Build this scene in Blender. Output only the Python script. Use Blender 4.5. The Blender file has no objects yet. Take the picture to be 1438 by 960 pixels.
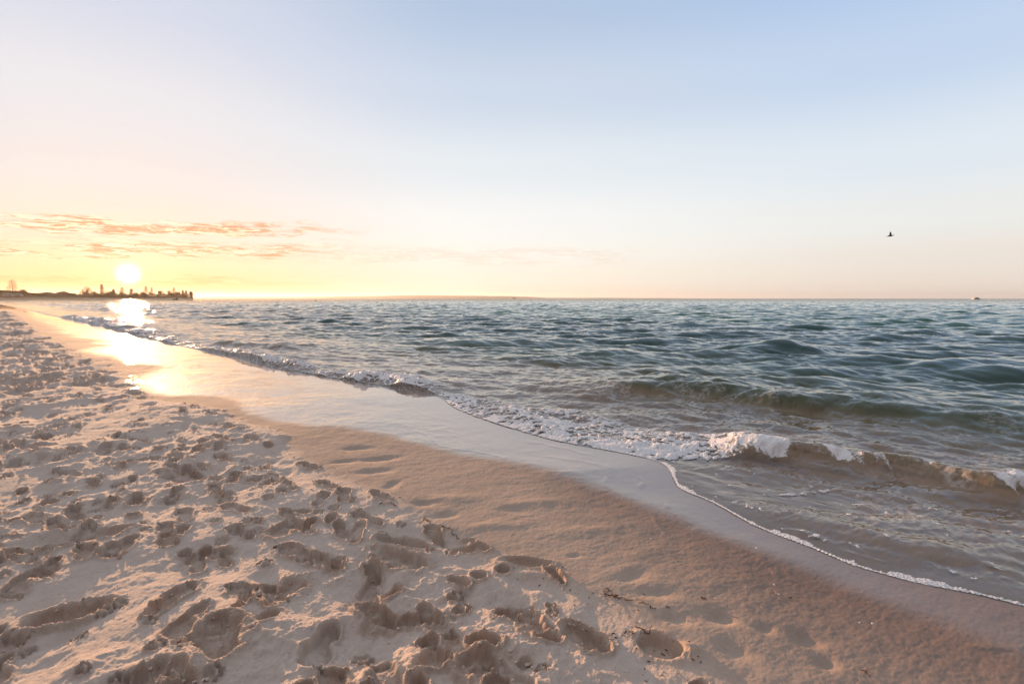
import bpy, math, random
import numpy as np
from mathutils import Vector, Matrix
R = math.radians
rng = np.random.default_rng(7)
random.seed(7)
scene = bpy.context.scene
C = scene.collection

# ------------------------------------------------------------------ camera
CAMH, PITCH, FPX = 1.35, R(4.85), 719.0
cam_d = bpy.data.cameras.new('camera'); cam_d.lens = 18.0; cam_d.sensor_width = 36.0
cam_d.clip_start = 0.05; cam_d.clip_end = 80000
cam = bpy.data.objects.new('camera', cam_d); C.objects.link(cam)
cam.location = (0, 0, CAMH); cam.rotation_euler = (R(90) - PITCH, 0, 0)
scene.camera = cam

def ray(u, v):
    cx = (u - 719) / FPX; cy = -(v - 480) / FPX
    return cx, math.cos(PITCH) + math.sin(PITCH) * cy, -math.sin(PITCH) + math.cos(PITCH) * cy
def G(u, v, z=0.0):
    d = ray(u, v); t = (z - CAMH) / d[2]
    return d[0] * t, d[1] * t
def far(u, zc):            # ground position seen at column u at forward distance zc
    return (u - 719) / FPX * zc, zc

# ------------------------------------------------------------------ sun and sky
SUN_AZ, SUN_EL = -36.65, 2.15
sun_dir = Vector((math.sin(R(SUN_AZ)) * math.cos(R(SUN_EL)), math.cos(R(SUN_AZ)) * math.cos(R(SUN_EL)), math.sin(R(SUN_EL))))
LAMP_EL = 4.6
lamp_dir = Vector((math.sin(R(SUN_AZ)) * math.cos(R(LAMP_EL)), math.cos(R(SUN_AZ)) * math.cos(R(LAMP_EL)), math.sin(R(LAMP_EL))))
sl = bpy.data.lights.new('sun', 'SUN'); sl.energy = 5.0; sl.angle = R(0.5); sl.color = (1.0, 0.56, 0.29)
so = bpy.data.objects.new('sun', sl); C.objects.link(so)
so.rotation_euler = lamp_dir.to_track_quat('Z', 'Y').to_euler()

def srgb(r, g, b):
    f = lambda c: (c / 255 / 12.92) if c / 255 <= 0.04045 else ((c / 255 + 0.055) / 1.055) ** 2.4
    return (f(r), f(g), f(b), 1.0)

class NT:
    """small node-tree helper"""
    def __init__(self, tree): self.t = tree; self.n = tree.nodes; self.l = tree.links
    def node(self, typ, **kw):
        nd = self.n.new(typ)
        for k, v in kw.items(): setattr(nd, k, v)
        return nd
    def put(self, sock, val):
        if isinstance(val, bpy.types.NodeSocket): self.l.new(val, sock)
        elif val is not None:
            if sock.type == 'RGBA' and not hasattr(val, '__len__'): val = (val, val, val, 1)
            if sock.type == 'RGBA' and len(val) == 3: val = (*val, 1)
            sock.default_value = val
    def math(self, op, a, b=None, c=None, clamp=False):
        nd = self.node('ShaderNodeMath', operation=op, use_clamp=clamp)
        self.put(nd.inputs[0], a)
        if b is not None: self.put(nd.inputs[1], b)
        if c is not None: self.put(nd.inputs[2], c)
        return nd.outputs[0]
    def vmath(self, op, a, b=None, scale=None):
        nd = self.node('ShaderNodeVectorMath', operation=op)
        self.put(nd.inputs[0], a)
        if b is not None: self.put(nd.inputs[1], b)
        if scale is not None: self.put(nd.inputs['Scale'], scale)
        return nd.outputs['Value'] if op in ('DOT_PRODUCT', 'LENGTH', 'DISTANCE') else nd.outputs[0]
    def mix(self, fac, a, b, mode='MIX'):
        nd = self.node('ShaderNodeMix', data_type='RGBA', blend_type=mode)
        self.put(nd.inputs['Factor'], fac); self.put(nd.inputs[6], a); self.put(nd.inputs[7], b)
        return nd.outputs[2]
    def ramp(self, fac, stops, interp='EASE'):
        nd = self.node('ShaderNodeValToRGB'); nd.color_ramp.interpolation = interp
        e = nd.color_ramp.elements
        while len(e) < len(stops): e.new(0.5)
        for i, (p, c) in enumerate(stops):
            e[i].position = p; e[i].color = c if len(c) == 4 else (*c, 1)
        self.put(nd.inputs[0], fac); return nd.outputs[0]
    def rng(self, v, a, b, c=0.0, d=1.0, smooth=True):
        nd = self.node('ShaderNodeMapRange', interpolation_type='SMOOTHSTEP' if smooth else 'LINEAR')
        for i, x in enumerate((v, a, b, c, d)): self.put(nd.inputs[i], x)
        return nd.outputs[0]
    def noise(self, vec, scale, detail=3, rough=0.5, color=False, dist=0.0):
        nd = self.node('ShaderNodeTexNoise'); self.put(nd.inputs['Vector'], vec)
        nd.inputs['Scale'].default_value = scale; nd.inputs['Detail'].default_value = detail
        nd.inputs['Roughness'].default_value = rough; nd.inputs['Distortion'].default_value = dist
        return nd.outputs['Color' if color else 'Fac']
    def attr(self, name, color=False):
        nd = self.node('ShaderNodeAttribute', attribute_name=name)
        return nd.outputs['Color' if color else 'Fac']
    def comb(self, x, y, z):
        nd = self.node('ShaderNodeCombineXYZ')
        for i, v in enumerate((x, y, z)): self.put(nd.inputs[i], v)
        return nd.outputs[0]

world = bpy.data.worlds.new('World'); scene.world = world; world.use_nodes = True
w = NT(world.node_tree); w.n.clear()
sky = w.node('ShaderNodeTexSky', sky_type='NISHITA', sun_disc=False)
sky.sun_elevation = R(SUN_EL); sky.sun_rotation = R(SUN_AZ); sky.air_density = 1.0; sky.dust_density = 1.5; sky.ozone_density = 2.0
D = w.vmath('NORMALIZE', w.node('ShaderNodeTexCoord').outputs['Generated'])
sep = w.node('ShaderNodeSeparateXYZ'); w.put(sep.inputs[0], D)
dx, dy, dz = sep.outputs
el = w.math('MULTIPLY', w.math('ARCSINE', dz), 180 / math.pi)
az = w.math('MULTIPLY', w.math('ARCTAN2', dx, dy), 180 / math.pi)
ang = w.math('MULTIPLY', w.math('ARCCOSINE', w.math('MINIMUM', w.vmath('DOT_PRODUCT', D, tuple(sun_dir)), 1.0)), 180 / math.pi)
elf = w.math('DIVIDE', el, 60.0, clamp=True)
centre = w.ramp(elf, [(0.0, srgb(247, 228, 208)), (2.2/60, srgb(250, 241, 224)), (5.0/60, srgb(250, 247, 239)), (8.5/60, srgb(246, 246, 244)),
                      (14/60, srgb(229, 236, 241)), (21/60, srgb(205, 217, 234)), (29/60, srgb(180, 199, 225)), (40/60, (0.52, 0.60, 0.74)), (1.0, (0.60, 0.64, 0.74))])
right = w.ramp(elf, [(0.0, srgb(238, 222, 208)), (3.0/60, srgb(239, 229, 218)), (7/60, srgb(237, 238, 235)), (12/60, srgb(225, 234, 242)),
                     (20/60, srgb(196, 214, 238)), (28/60, srgb(173, 199, 235)), (40/60, (0.50, 0.58, 0.74)), (1.0, (0.60, 0.64, 0.74))])
left = w.ramp(elf, [(0.0, srgb(226, 168, 120)), (1.6/60, srgb(234, 188, 142)), (3.5/60, srgb(240, 212, 180)), (6/60, srgb(236, 220, 208)),
                    (11/60, srgb(230, 225, 225)), (17/60, srgb(229, 229, 234)), (25/60, srgb(211, 217, 233)), (40/60, (0.58, 0.62, 0.73)), (1.0, (0.60, 0.64, 0.74))])
col = w.mix(w.rng(az, 2, 42), centre, right)
col = w.mix(w.rng(az, -4, -36), col, left)
# the sky opposite the sunset is dimmer and mauve
back = w.ramp(elf, [(0.0, (0.10, 0.08, 0.08)), (0.2, (0.13, 0.11, 0.115)), (0.6, (0.24, 0.23, 0.25)), (1.0, (0.46, 0.45, 0.49))])
col = w.mix(w.rng(ang, 85, 135), col, back)
nish = w.vmath('SCALE', sky.outputs[0], scale=0.10)
col = w.mix(0.10, col, nish)
g1 = w.math('EXPONENT', w.math('DIVIDE', w.math('MULTIPLY', ang, -1), 8.0))
g2 = w.math('EXPONENT', w.math('MULTIPLY', w.math('POWER', w.math('DIVIDE', ang, 2.0), 1.5), -1))
g3 = w.math('EXPONENT', w.math('MULTIPLY', w.math('POWER', w.math('DIVIDE', ang, 0.72), 2.6), -1))
glow = w.vmath('ADD', w.vmath('SCALE', (0.03, 0.015, 0.0), scale=g1), w.vmath('SCALE', (0.14, 0.15, 0.08), scale=g2))
col = w.vmath('ADD', col, glow)
# clouds : thin broken bands low over the headland
p1 = w.comb(w.math('MULTIPLY', az, 0.14), w.math('MULTIPLY', el, 1.0), 0.3)
wob = w.noise(p1, 1.6, 3, 0.55)
p2 = w.vmath('ADD', w.comb(w.math('MULTIPLY', az, 0.13), w.math('MULTIPLY', el, 1.0), 0.0), w.vmath('SCALE', w.noise(p1, 2.2, 3, 0.6, color=True), scale=0.9))
cn = w.noise(p2, 1.25, 7, 0.62)
cn2 = w.noise(w.vmath('MULTIPLY', p2, (2.3, 2.9, 1)), 1.8, 6, 0.65)
elw = w.math('ADD', el, w.math('MULTIPLY', w.math('SUBTRACT', wob, 0.5), 2.2))
tilt = w.math('ADD', elw, w.math('MULTIPLY', w.math('ADD', az, 44), -0.045))
bandA = w.math('MULTIPLY', w.rng(tilt, 5.2, 5.6), w.rng(tilt, 6.8, 6.2))
bandB = w.math('MULTIPLY', w.rng(tilt, 3.3, 3.6), w.rng(tilt, 4.9, 4.4))
band = w.math('MAXIMUM', bandA, bandB)
band = w.math('MULTIPLY', band, w.rng(az, -13, -27))
wis = w.math('MULTIPLY', w.math('MULTIPLY', w.rng(el, 3.2, 4.1), w.rng(el, 6.2, 5.0)), w.math('MULTIPLY', w.rng(az, 18, 6), 0.22))
band = w.math('MAXIMUM', band, wis)
cl = w.math('MULTIPLY', w.rng(cn, 0.38, 0.56), band)
edge = w.rng(cn2, 0.46, 0.60)
ccol = w.mix(edge, srgb(218, 158, 116), srgb(255, 240, 210))
near = w.rng(ang, 13, 3)
ccol = w.mix(w.math('MULTIPLY', near, edge), ccol, (1.15, 1.0, 0.66, 1))
col = w.mix(w.math('MULTIPLY', cl, 0.95), col, ccol)
# low cloud bank behind the headland
bank = w.math('MULTIPLY', w.rng(elw, 1.95, 1.45), w.rng(az, -16, -34))
bank = w.math('MULTIPLY', bank, w.rng(cn2, 0.25, 0.6, 0.45, 1.0))
col = w.mix(w.math('MULTIPLY', bank, 0.85), col, srgb(232, 160, 100))
# aureole and the sun's own disc
col = w.vmath('ADD', col, w.vmath('SCALE', (2.2, 2.0, 1.6), scale=g3))
bg = w.node('ShaderNodeBackground'); w.put(bg.inputs[0], col); bg.inputs[1].default_value = 0.655
wo = w.node('ShaderNodeOutputWorld'); w.l.new(bg.outputs[0], wo.inputs[0])

scene.view_settings.view_transform = 'Standard'; scene.view_settings.look = 'None'
scene.view_settings.exposure = 0.75; scene.view_settings.gamma = 1.0; scene.view_settings.use_curve_mapping = False
scene.render.engine = 'CYCLES'
scene.cycles.use_denoising = True
scene.cycles.max_bounces = 6; scene.cycles.transparent_max_bounces = 12
scene.cycles.sample_clamp_indirect = 4.0; scene.cycles.caustics_reflective = False; scene.cycles.caustics_refractive = False

# ------------------------------------------------------------------ numeric helpers
def smooth(a, b, x):
    t = np.clip((x - a) / (b - a), 0, 1); return t * t * (3 - 2 * t)
def catmull(P, n=8):
    P = np.array(P, float); Q = np.vstack([2 * P[0] - P[1], P, 2 * P[-1] - P[-2]]); out = []
    for i in range(1, len(Q) - 2):
        p0, p1, p2, p3 = Q[i - 1:i + 3]
        for t in np.linspace(0, 1, n, endpoint=False):
            out.append(0.5 * ((2 * p1) + (-p0 + p2) * t + (2 * p0 - 5 * p1 + 4 * p2 - p3) * t * t + (-p0 + 3 * p1 - 3 * p2 + p3) * t ** 3))
    out.append(P[-1]); return np.array(out)
def seg_dist(X, Y, P):
    """distance to polyline, signed by side (+ = left of travel) of the closest segment, and arclength"""
    best = np.full(X.shape, 1e18); side = np.zeros(X.shape); arc = np.zeros(X.shape); s = 0.0
    for (ax, ay), (bx, by) in zip(P[:-1], P[1:]):
        ex, ey = bx - ax, by - ay; L2 = ex * ex + ey * ey + 1e-12; L = math.sqrt(L2)
        t = np.clip(((X - ax) * ex + (Y - ay) * ey) / L2, 0, 1)
        qx, qy = X - ax - t * ex, Y - ay - t * ey
        d = qx * qx + qy * qy; m = d < best
        best = np.where(m, d, best); arc = np.where(m, s + t * L, arc)
        side = np.where(m, ex * qy - ey * qx, side); s += L
    return np.sqrt(best), side, arc, s
def inside(X, Y, P):
    r = np.zeros(X.shape, bool); n = len(P)
    for i in range(n):
        x1, y1 = P[i]; x2, y2 = P[(i + 1) % n]
        if y1 == y2: continue
        c = ((y1 > Y) != (y2 > Y)) & (X < (x2 - x1) * (Y - y1) / (y2 - y1) + x1)
        r ^= c
    return r
def tile(n, beta, seed, lo=1, hi=1e9, stretch=1.0):
    g = np.random.default_rng(seed); f = np.fft.fft2(g.standard_normal((n, n)))
    k = np.fft.fftfreq(n) * n; ky, kx = np.meshgrid(k, k, indexing='ij'); kk = np.hypot(kx * stretch, ky)
    a = np.where((kk >= lo) & (kk <= hi), np.maximum(kk, 1) ** (-beta), 0); a[0, 0] = 0
    t = np.real(np.fft.ifft2(f * a)); return (t / t.std()).astype(np.float32)
def samp(T, X, Y, L):
    n = T.shape[0]; x = X / L * n; y = Y / L * n; xf = np.floor(x); yf = np.floor(y)
    fx = (x - xf).astype(np.float32); fy = (y - yf).astype(np.float32)
    x0 = xf.astype(np.int64) % n; y0 = yf.astype(np.int64) % n; x1 = (x0 + 1) % n; y1 = (y0 + 1) % n
    return (T[y0, x0] * (1 - fx) + T[y0, x1] * fx) * (1 - fy) + (T[y1, x0] * (1 - fx) + T[y1, x1] * fx) * fy
def worley(X, Y, seed=1):
    xi = np.floor(X).astype(np.int64); yi = np.floor(Y).astype(np.int64)
    f1 = np.full(X.shape, 9.0); f2 = np.full(X.shape, 9.0)
    def h(a, b, k):
        v = np.sin(a * 127.1 + b * 311.7 + k * 74.7 + seed * 13.13) * 43758.5453; return v - np.floor(v)
    for i in (-1, 0, 1):
        for j in (-1, 0, 1):
            px = xi + i + h(xi + i, yi + j, 1); py = yi + j + h(xi + i, yi + j, 2)
            d = np.hypot(px - X, py - Y); f2 = np.minimum(f2, np.maximum(f1, d)); f1 = np.minimum(f1, d)
    return f1, f2
T1 = tile(1024, 1.0, 1); T15 = tile(1024, 1.5, 2); T2 = tile(1024, 2.0, 3, 2); TB = tile(512, 1.6, 4, 3, 200); TC = tile(1024, 1.2, 5, 8)

def mesh_grid(name, X, Y, Z, keep, mats, attrs):
    """heightfield sheet from 2-D arrays; keep = mask per cell"""
    ny, nx = X.shape; idx = np.arange(nx * ny).reshape(ny, nx)
    a, b, c, d = idx[:-1, :-1][keep], idx[:-1, 1:][keep], idx[1:, 1:][keep], idx[1:, :-1][keep]
    q = np.stack([a, b, c, d], 1)
    used = np.unique(q); rm = np.zeros(nx * ny, np.int64); rm[used] = np.arange(len(used)); q = rm[q]
    v = np.stack([X.ravel()[used], Y.ravel()[used], Z.ravel()[used]], 1).astype(np.float32)
    me = bpy.data.meshes.new(name)
    me.vertices.add(len(v)); me.vertices.foreach_set('co', v.ravel())
    me.loops.add(q.size); me.loops.foreach_set('vertex_index', q.ravel().astype(np.int32))
    me.polygons.add(len(q)); me.polygons.foreach_set('loop_start', np.arange(0, q.size, 4, dtype=np.int32))
    me.polygons.foreach_set('loop_total', np.full(len(q), 4, np.int32))
    me.update(calc_edges=True)
    me.polygons.foreach_set('use_smooth', np.ones(len(q), bool))
    for k, arr in attrs.items():
        at = me.attributes.new(k, 'FLOAT', 'POINT'); at.data.foreach_set('value', arr.ravel()[used].astype(np.float32))
    for m in mats: me.materials.append(m)
    ob = bpy.data.objects.new(name, me); C.objects.link(ob); return ob

def new_mat(name):
    m = bpy.data.materials.new(name); m.use_nodes = True; t = NT(m.node_tree); t.n.clear()
    out = t.node('ShaderNodeOutputMaterial'); return m, t, out
def simple_mat(name, color, rough=0.7, var=0.25, scale=8.0, bump=0.0, metal=0.0):
    m, t, out = new_mat(name); b = t.node('ShaderNodeBsdfPrincipled')
    pos = t.node('ShaderNodeTexCoord').outputs['Object']; n = t.noise(pos, scale, 4, 0.6)
    c1 = tuple(x * (1 - var) for x in color[:3]); c2 = tuple(min(1, x * (1 + var)) for x in color[:3])
    t.put(b.inputs['Base Color'], t.mix(n, c1, c2)); b.inputs['Roughness'].default_value = rough; b.inputs['Metallic'].default_value = metal
    if bump:
        bp = t.node('ShaderNodeBump'); bp.inputs['Strength'].default_value = bump; t.put(bp.inputs['Height'], n); t.l.new(bp.outputs[0], b.inputs['Normal'])
    t.l.new(b.outputs[0], out.inputs[0]); return m
def tag(o, label=None, cat=None, group=None, kind=None):
    if label: o['label'] = label
    if cat: o['category'] = cat
    if group: o['group'] = group
    if kind: o['kind'] = kind
    return o
def empty(name, loc, rz=0):
    o = bpy.data.objects.new(name, None); C.objects.link(o); o.location = loc; o.rotation_euler = (0, 0, rz); return o
class MB:
    def __init__(self): self.v = []; self.f = []
    def add(self, vs, fs):
        o = len(self.v); self.v += [tuple(x) for x in vs]; self.f += [tuple(i + o for i in f) for f in fs]
    def tube(self, pts, rad, n=8, flat=1.0):
        pts = [Vector(p) for p in pts]; rings = []
        for i, p in enumerate(pts):
            t = (pts[min(i + 1, len(pts) - 1)] - pts[max(i - 1, 0)]).normalized()
            a = t.cross(Vector((0, 0, 1))); a = a.normalized() if a.length > 1e-3 else Vector((1, 0, 0)); b = t.cross(a).normalized()
            r = rad[i] if hasattr(rad, '__len__') else rad
            rings.append([p + a * r * math.cos(2 * math.pi * k / n) + b * r * flat * math.sin(2 * math.pi * k / n) for k in range(n)])
        vs = [v for r_ in rings for v in r_]; fs = []
        for i in range(len(rings) - 1):
            for k in range(n): fs.append((i * n + k, i * n + (k + 1) % n, (i + 1) * n + (k + 1) % n, (i + 1) * n + k))
        fs.append(tuple(range(n))[::-1]); fs.append(tuple((len(rings) - 1) * n + k for k in range(n)))
        self.add(vs, fs)
    def box(self, c, s, taper=1.0):
        x, y, z = c; a, b, h = s[0] / 2, s[1] / 2, s[2] / 2
        vs = [(x - a, y - b, z - h), (x + a, y - b, z - h), (x + a, y + b, z - h), (x - a, y + b, z - h)]
        vs += [(x - a * taper, y - b * taper, z + h), (x + a * taper, y - b * taper, z + h), (x + a * taper, y + b * taper, z + h), (x - a * taper, y + b * taper, z + h)]
        self.add(vs, [(3, 2, 1, 0), (4, 5, 6, 7), (0, 1, 5, 4), (1, 2, 6, 5), (2, 3, 7, 6), (3, 0, 4, 7)])
    def build(self, name, mat, parent=None, smooth_=False):
        me = bpy.data.meshes.new(name); me.from_pydata(self.v, [], self.f); me.update()
        if smooth_: me.polygons.foreach_set('use_smooth', np.ones(len(me.polygons), bool))
        me.materials.append(mat); o = bpy.data.objects.new(name, me); C.objects.link(o)
        if parent: o.parent = parent
        return o

# ------------------------------------------------------------------ shore lines (world metres)
WL = -0.12
shore_px = [(60, 441), (130, 455), (200, 473), (260, 487), (330, 500), (420, 522), (500, 536), (600, 551), (640, 574), (700, 596), (780, 619), (860, 634),
            (915, 646), (938, 658), (952, 684), (1000, 706), (1060, 739), (1130, 766), (1200, 795), (1280, 817), (1360, 833), (1438, 852)]
near_shore = catmull([G(u, v, WL) for u, v in shore_px], 4)
SHORE = np.vstack([[(-760, 640), (-520, 470), (-330, 300), (-190, 180), (-115, 116), (-72, 75)], near_shore, [(2.9, 1.6), (3.6, 0.2), (5, -3), (9, -12), (40, -90), (160, -400)]])
LAND = [tuple(p) for p in SHORE] + [(160, -3000), (-3000, -3000), (-3000, 640)]
DRY = np.vstack([[(-760, 560), (-330, 240), (-190, 140), (-118, 88)], catmull([G(u, v, 0) for u, v in [(12, 437), (30, 452), (60, 474), (110, 497), (165, 522), (185, 548), (215, 562), (280, 572), (335, 592), (385, 612), (425, 640), (500, 672),
             (560, 702), (620, 735), (690, 772), (770, 806), (850, 842), (905, 885), (960, 925), (1030, 975)]], 3), [(0.95, 0.5), (1.8, -1.2), (5, -12), (130, -400)]])
MIR = np.vstack([[(-760, 570), (-330, 250), (-190, 148), (-117, 92)], catmull([G(u, v, -0.06) for u, v in [(20, 434), (40, 447), (75, 460), (76, 468), (110, 475), (150, 483), (125, 490), (108, 496), (165, 508), (217, 517), (195, 530), (185, 548), (215, 562), (300, 562), (360, 585), (420, 606),
             (480, 606), (560, 620), (640, 641), (700, 649), (770, 664), (850, 690), (930, 716), (1010, 748), (1100, 782), (1200, 822), (1300, 862), (1438, 915)]], 3), [(2.3, 1.0), (3.0, -0.6), (7, -12), (150, -400)]])

def shore_fields(X, Y):
    d, _, arc, tot = seg_dist(X, Y, SHORE); land = inside(X, Y, LAND)
    return np.where(land, d, -d), arc
def line_signed(X, Y, P):      # + on the sea side (polylines run left -> right, sea on the left of travel)
    d, s, _, _ = seg_dist(X, Y, P); land = inside(X, Y, [tuple(p) for p in P] + [(P[-1][0], -3000), (-3000, -3000), (-3000, P[0][1])])
    return np.where(land, -d, d)

def bed(X, Y, d, e):
    """smooth beach profile. d: distance inland of waterline (neg. at sea), e: signed distance to dry line (+ seaward)"""
    ee = np.maximum(e, 0); dp = np.maximum(d, 0)
    t = dp / (dp + ee + 1e-6); t = np.where(e <= 0, 1, t)
    t = 0.35 * t + 0.65 * t * t * (3 - 2 * t)
    z = WL * (1 - t)
    q = np.maximum(-d, 0); z = z - np.minimum(0.018 * q + 0.012 * q * q, 2.2)
    return z

def wave_ridge(X, Y, pts, amp, front, backw, taper=0.12, jitter=0.0, curl=0.0):
    P = catmull(pts, 4); mgn = 3.2 * max(front, backw) + 0.5
    H_ = np.zeros_like(X); S_ = np.full_like(X, 99.0); E_ = np.zeros_like(X)
    k = (X > P[:, 0].min() - mgn) & (X < P[:, 0].max() + mgn) & (Y > P[:, 1].min() - mgn) & (Y < P[:, 1].max() + mgn)
    H_[k], S_[k], E_[k] = wave_core(X[k], Y[k], P, amp, front, backw, taper, jitter)
    return H_, S_, E_
def wave_core(X, Y, P, amp, front, backw, taper, jitter):
    d, s, arc, tot = seg_dist(X, Y, P)
    sd = np.where(s > 0, d, -d)              # + seaward
    t = arc / tot; env = smooth(0, taper, t) * smooth(0, taper, 1 - t)
    endd = (arc <= 0) | (arc >= tot)
    env = np.where(endd, 0, env)
    if jitter: env = env * (1 + jitter * samp(T2, X, Y, 9.0)); sd = sd + 0.12 * samp(T2, X + 3, Y, 5.0)
    prof = np.where(sd > 0, np.exp(-(sd / backw) ** 2), np.exp(-np.abs(sd / front) ** 2.4))
    return amp * env * prof, sd, env

# ------------------------------------------------------------------ SAND
def angles(lo, hi, step, coarse):
    a = np.arange(lo, hi, step); return R(1) * np.concatenate([np.arange(-180, lo, coarse), a, np.arange(hi, 180 + coarse / 2, coarse)])
th = angles(-54, 50, 0.075, 1.5)
dep = np.arange(56, 4.0, -0.07); r1 = CAMH / np.tan(np.radians(dep))
rr = [r1[-1]]
while rr[-1] < 900: rr.append(rr[-1] * 1.009)
r_all = np.concatenate([[0.02, 0.2, 0.4, 0.6, 0.75, 0.85], r1, rr[1:]])
TH, RR = np.meshgrid(th, r_all)
X = RR * np.sin(TH); Y = RR * np.cos(TH)
d, arc = shore_fields(X, Y)
e = line_signed(X, Y, DRY) + 0.05 * samp(T15, X, Y, 3.0) * np.clip(RR / 4, 0.5, 4)
mline = line_signed(X, Y, MIR) + 0.035 * samp(T15, X + 5, Y, 2.5) * np.clip(RR / 5, 0.4, 4)
Z = bed(X, Y, d, e)
dry = smooth(0.06, -0.14, e)                    # 1 on loose sand
lowf = samp(T2, X, Y, 23.0)
Z += 0.010 * samp(T2, X, Y, 6.0) * smooth(0.1, 1.2, d) * (0.15 * smooth(14, 5, RR) + dry)
Z += 0.020 * lowf * dry + 0.03 * samp(T2, X, Y, 90.0) * dry * np.clip(RR / 30, 0, 1)
# trampled ground, thinning out towards the wet sand
tramp = smooth(0.05, -0.5, e)
bumpy = samp(T15, X, Y, 2.7)
ridg = 1 - np.abs(samp(T2, X + 1.3, Y - 2, 1.9))
ridg2 = 1 - np.abs(samp(T2, X - 4, Y + 1, 0.9))
patch = smooth(-0.3, 0.9, samp(T2, X + 2, Y, 5.0) + 0.25)
Z += tramp * smooth(3.5, 9, RR) * (0.016 * samp(T15, X, Y, 6.0) + 0.020 * (1 - np.abs(samp(T2, X, Y + 3, 4.0))) * patch) * np.clip(RR / 14, .6, 2.2)
Z += tramp * (0.006 * bumpy + 0.019 * patch * ridg + 0.0065 * patch * ridg2)

th0 = th; nR, nC = X.shape
damp_dist = np.zeros_like(Z)                    # freshly broken, rough sand
NT1 = samp(T2, X, Y, .9) + .25 * samp(T15, X + .3, Y, 1.4); NT2 = samp(T2, X + .4, Y + .7, 0.7) + .25 * samp(T15, X, Y, 1.3)
Zbase = Z.copy()
def window(cx, cy, rad):
    rc = math.hypot(cx, cy); a = math.atan2(cx, cy)
    i0 = np.searchsorted(r_all, rc - rad); i1 = np.searchsorted(r_all, rc + rad) + 1
    w_ = math.asin(min(0.99, rad / max(rc, rad * 1.01)))
    j0 = np.searchsorted(th0, a - w_); j1 = np.searchsorted(th0, a + w_) + 1
    return slice(max(i0, 0), min(i1, nR)), slice(max(j0, 0), min(j1, nC))
def stamp(cx, cy, ang_, ln, wd, dp, kind='hole', rim=0.35, rough=0.5):
    """press one print into the sand: ang_ = direction of travel, radians from +x"""
    rad = 1.25 * max(ln, wd) + 0.03; W = window(cx, cy, rad)
    x = X[W] - cx; y = Y[W] - cy
    if x.size < 6: return
    n1 = NT1[W]; n2 = NT2[W]; ca, sa = math.cos(ang_), math.sin(ang_)
    warp = rough * wd * 0.07
    u = (x * ca + y * sa) + warp * n1; v = (-x * sa + y * ca) + warp * n2
    u /= ln / 2; v /= wd / 2
    if kind == 'foot':
        ball = np.hypot((u - 0.42) / 0.55, v / 1.0); heel = np.hypot((u + 0.62) / 0.42, v / 0.72)
        arch = np.hypot((u + 0.1) / 0.62, (v + 0.18) / 0.62)
        k = np.minimum(np.minimum(ball, heel), arch)
        for q in range(5):
            tu = 1.02 - 0.07 * q - (0.04 if q else 0); tv = 0.72 - q * 0.36
            k = np.minimum(k, np.hypot((u - tu) / 0.13, (v - tv) / 0.2) * 1.0)
        prof = smooth(1.06, 0.80, k); dd = dp * prof * (0.8 + 0.35 * smooth(0.3, -0.8, u))
    elif kind == 'paw':
        k = np.hypot((u + 0.35) / 0.55, v / 0.62)
        for tu, tv in ((0.25, -0.75), (0.72, -0.3), (0.72, 0.3), (0.25, 0.75)): k = np.minimum(k, np.hypot((u - tu) / 0.30, (v - tv) / 0.27))
        prof = smooth(1.1, 0.5, k); dd = dp * prof
    else:
        k = np.sqrt(np.abs(u) ** 2.2 + np.abs(v) ** 2.2 + 1e-9) ** (1 / 1.1) if kind == 'hole' else np.hypot(u, v)
        k = k * (1 + 0.20 * np.clip(n1, -1.6, 1.6) * min(1, rough)) 
        prof = smooth(1.06, 0.70, k) if kind == 'hole' else np.exp(-1.6 * k * k)
        dd = dp * prof * (1 + 0.35 * u if kind == 'hole' else 1) * (1 + 0.08 * rough * n2)
    rimh = 0.6 * rim * dp * np.exp(-((k - 1.25) / 0.16) ** 2) * (1 + 0.5 * np.clip(n1, -1.5, 1.5) * rough) * (0.7 + 0.5 * smooth(-1, 1, -u))
    if kind == 'dip': rimh = rimh * 0.0
    out = smooth(2.6, 1.5, np.hypot(u, v))
    Z[W] += (-dd + rimh * out)
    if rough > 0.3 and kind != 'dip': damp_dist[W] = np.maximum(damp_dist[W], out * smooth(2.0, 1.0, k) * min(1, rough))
def ln_print(u1, v1, u2, v2, wd, dp, kind='hole', rim=0.35, rough=0.5, z=0.0):
    a = G(u1, v1, z); b = G(u2, v2, z); L = math.hypot(b[0] - a[0], b[1] - a[1])
    stamp((a[0] + b[0]) / 2, (a[1] + b[1]) / 2, math.atan2(b[1] - a[1], b[0] - a[0]), max(L, 0.04), wd, dp, kind, rim, rough)

# ground in front of the photographer, prints that can be told apart
P = random.Random(11)
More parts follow.
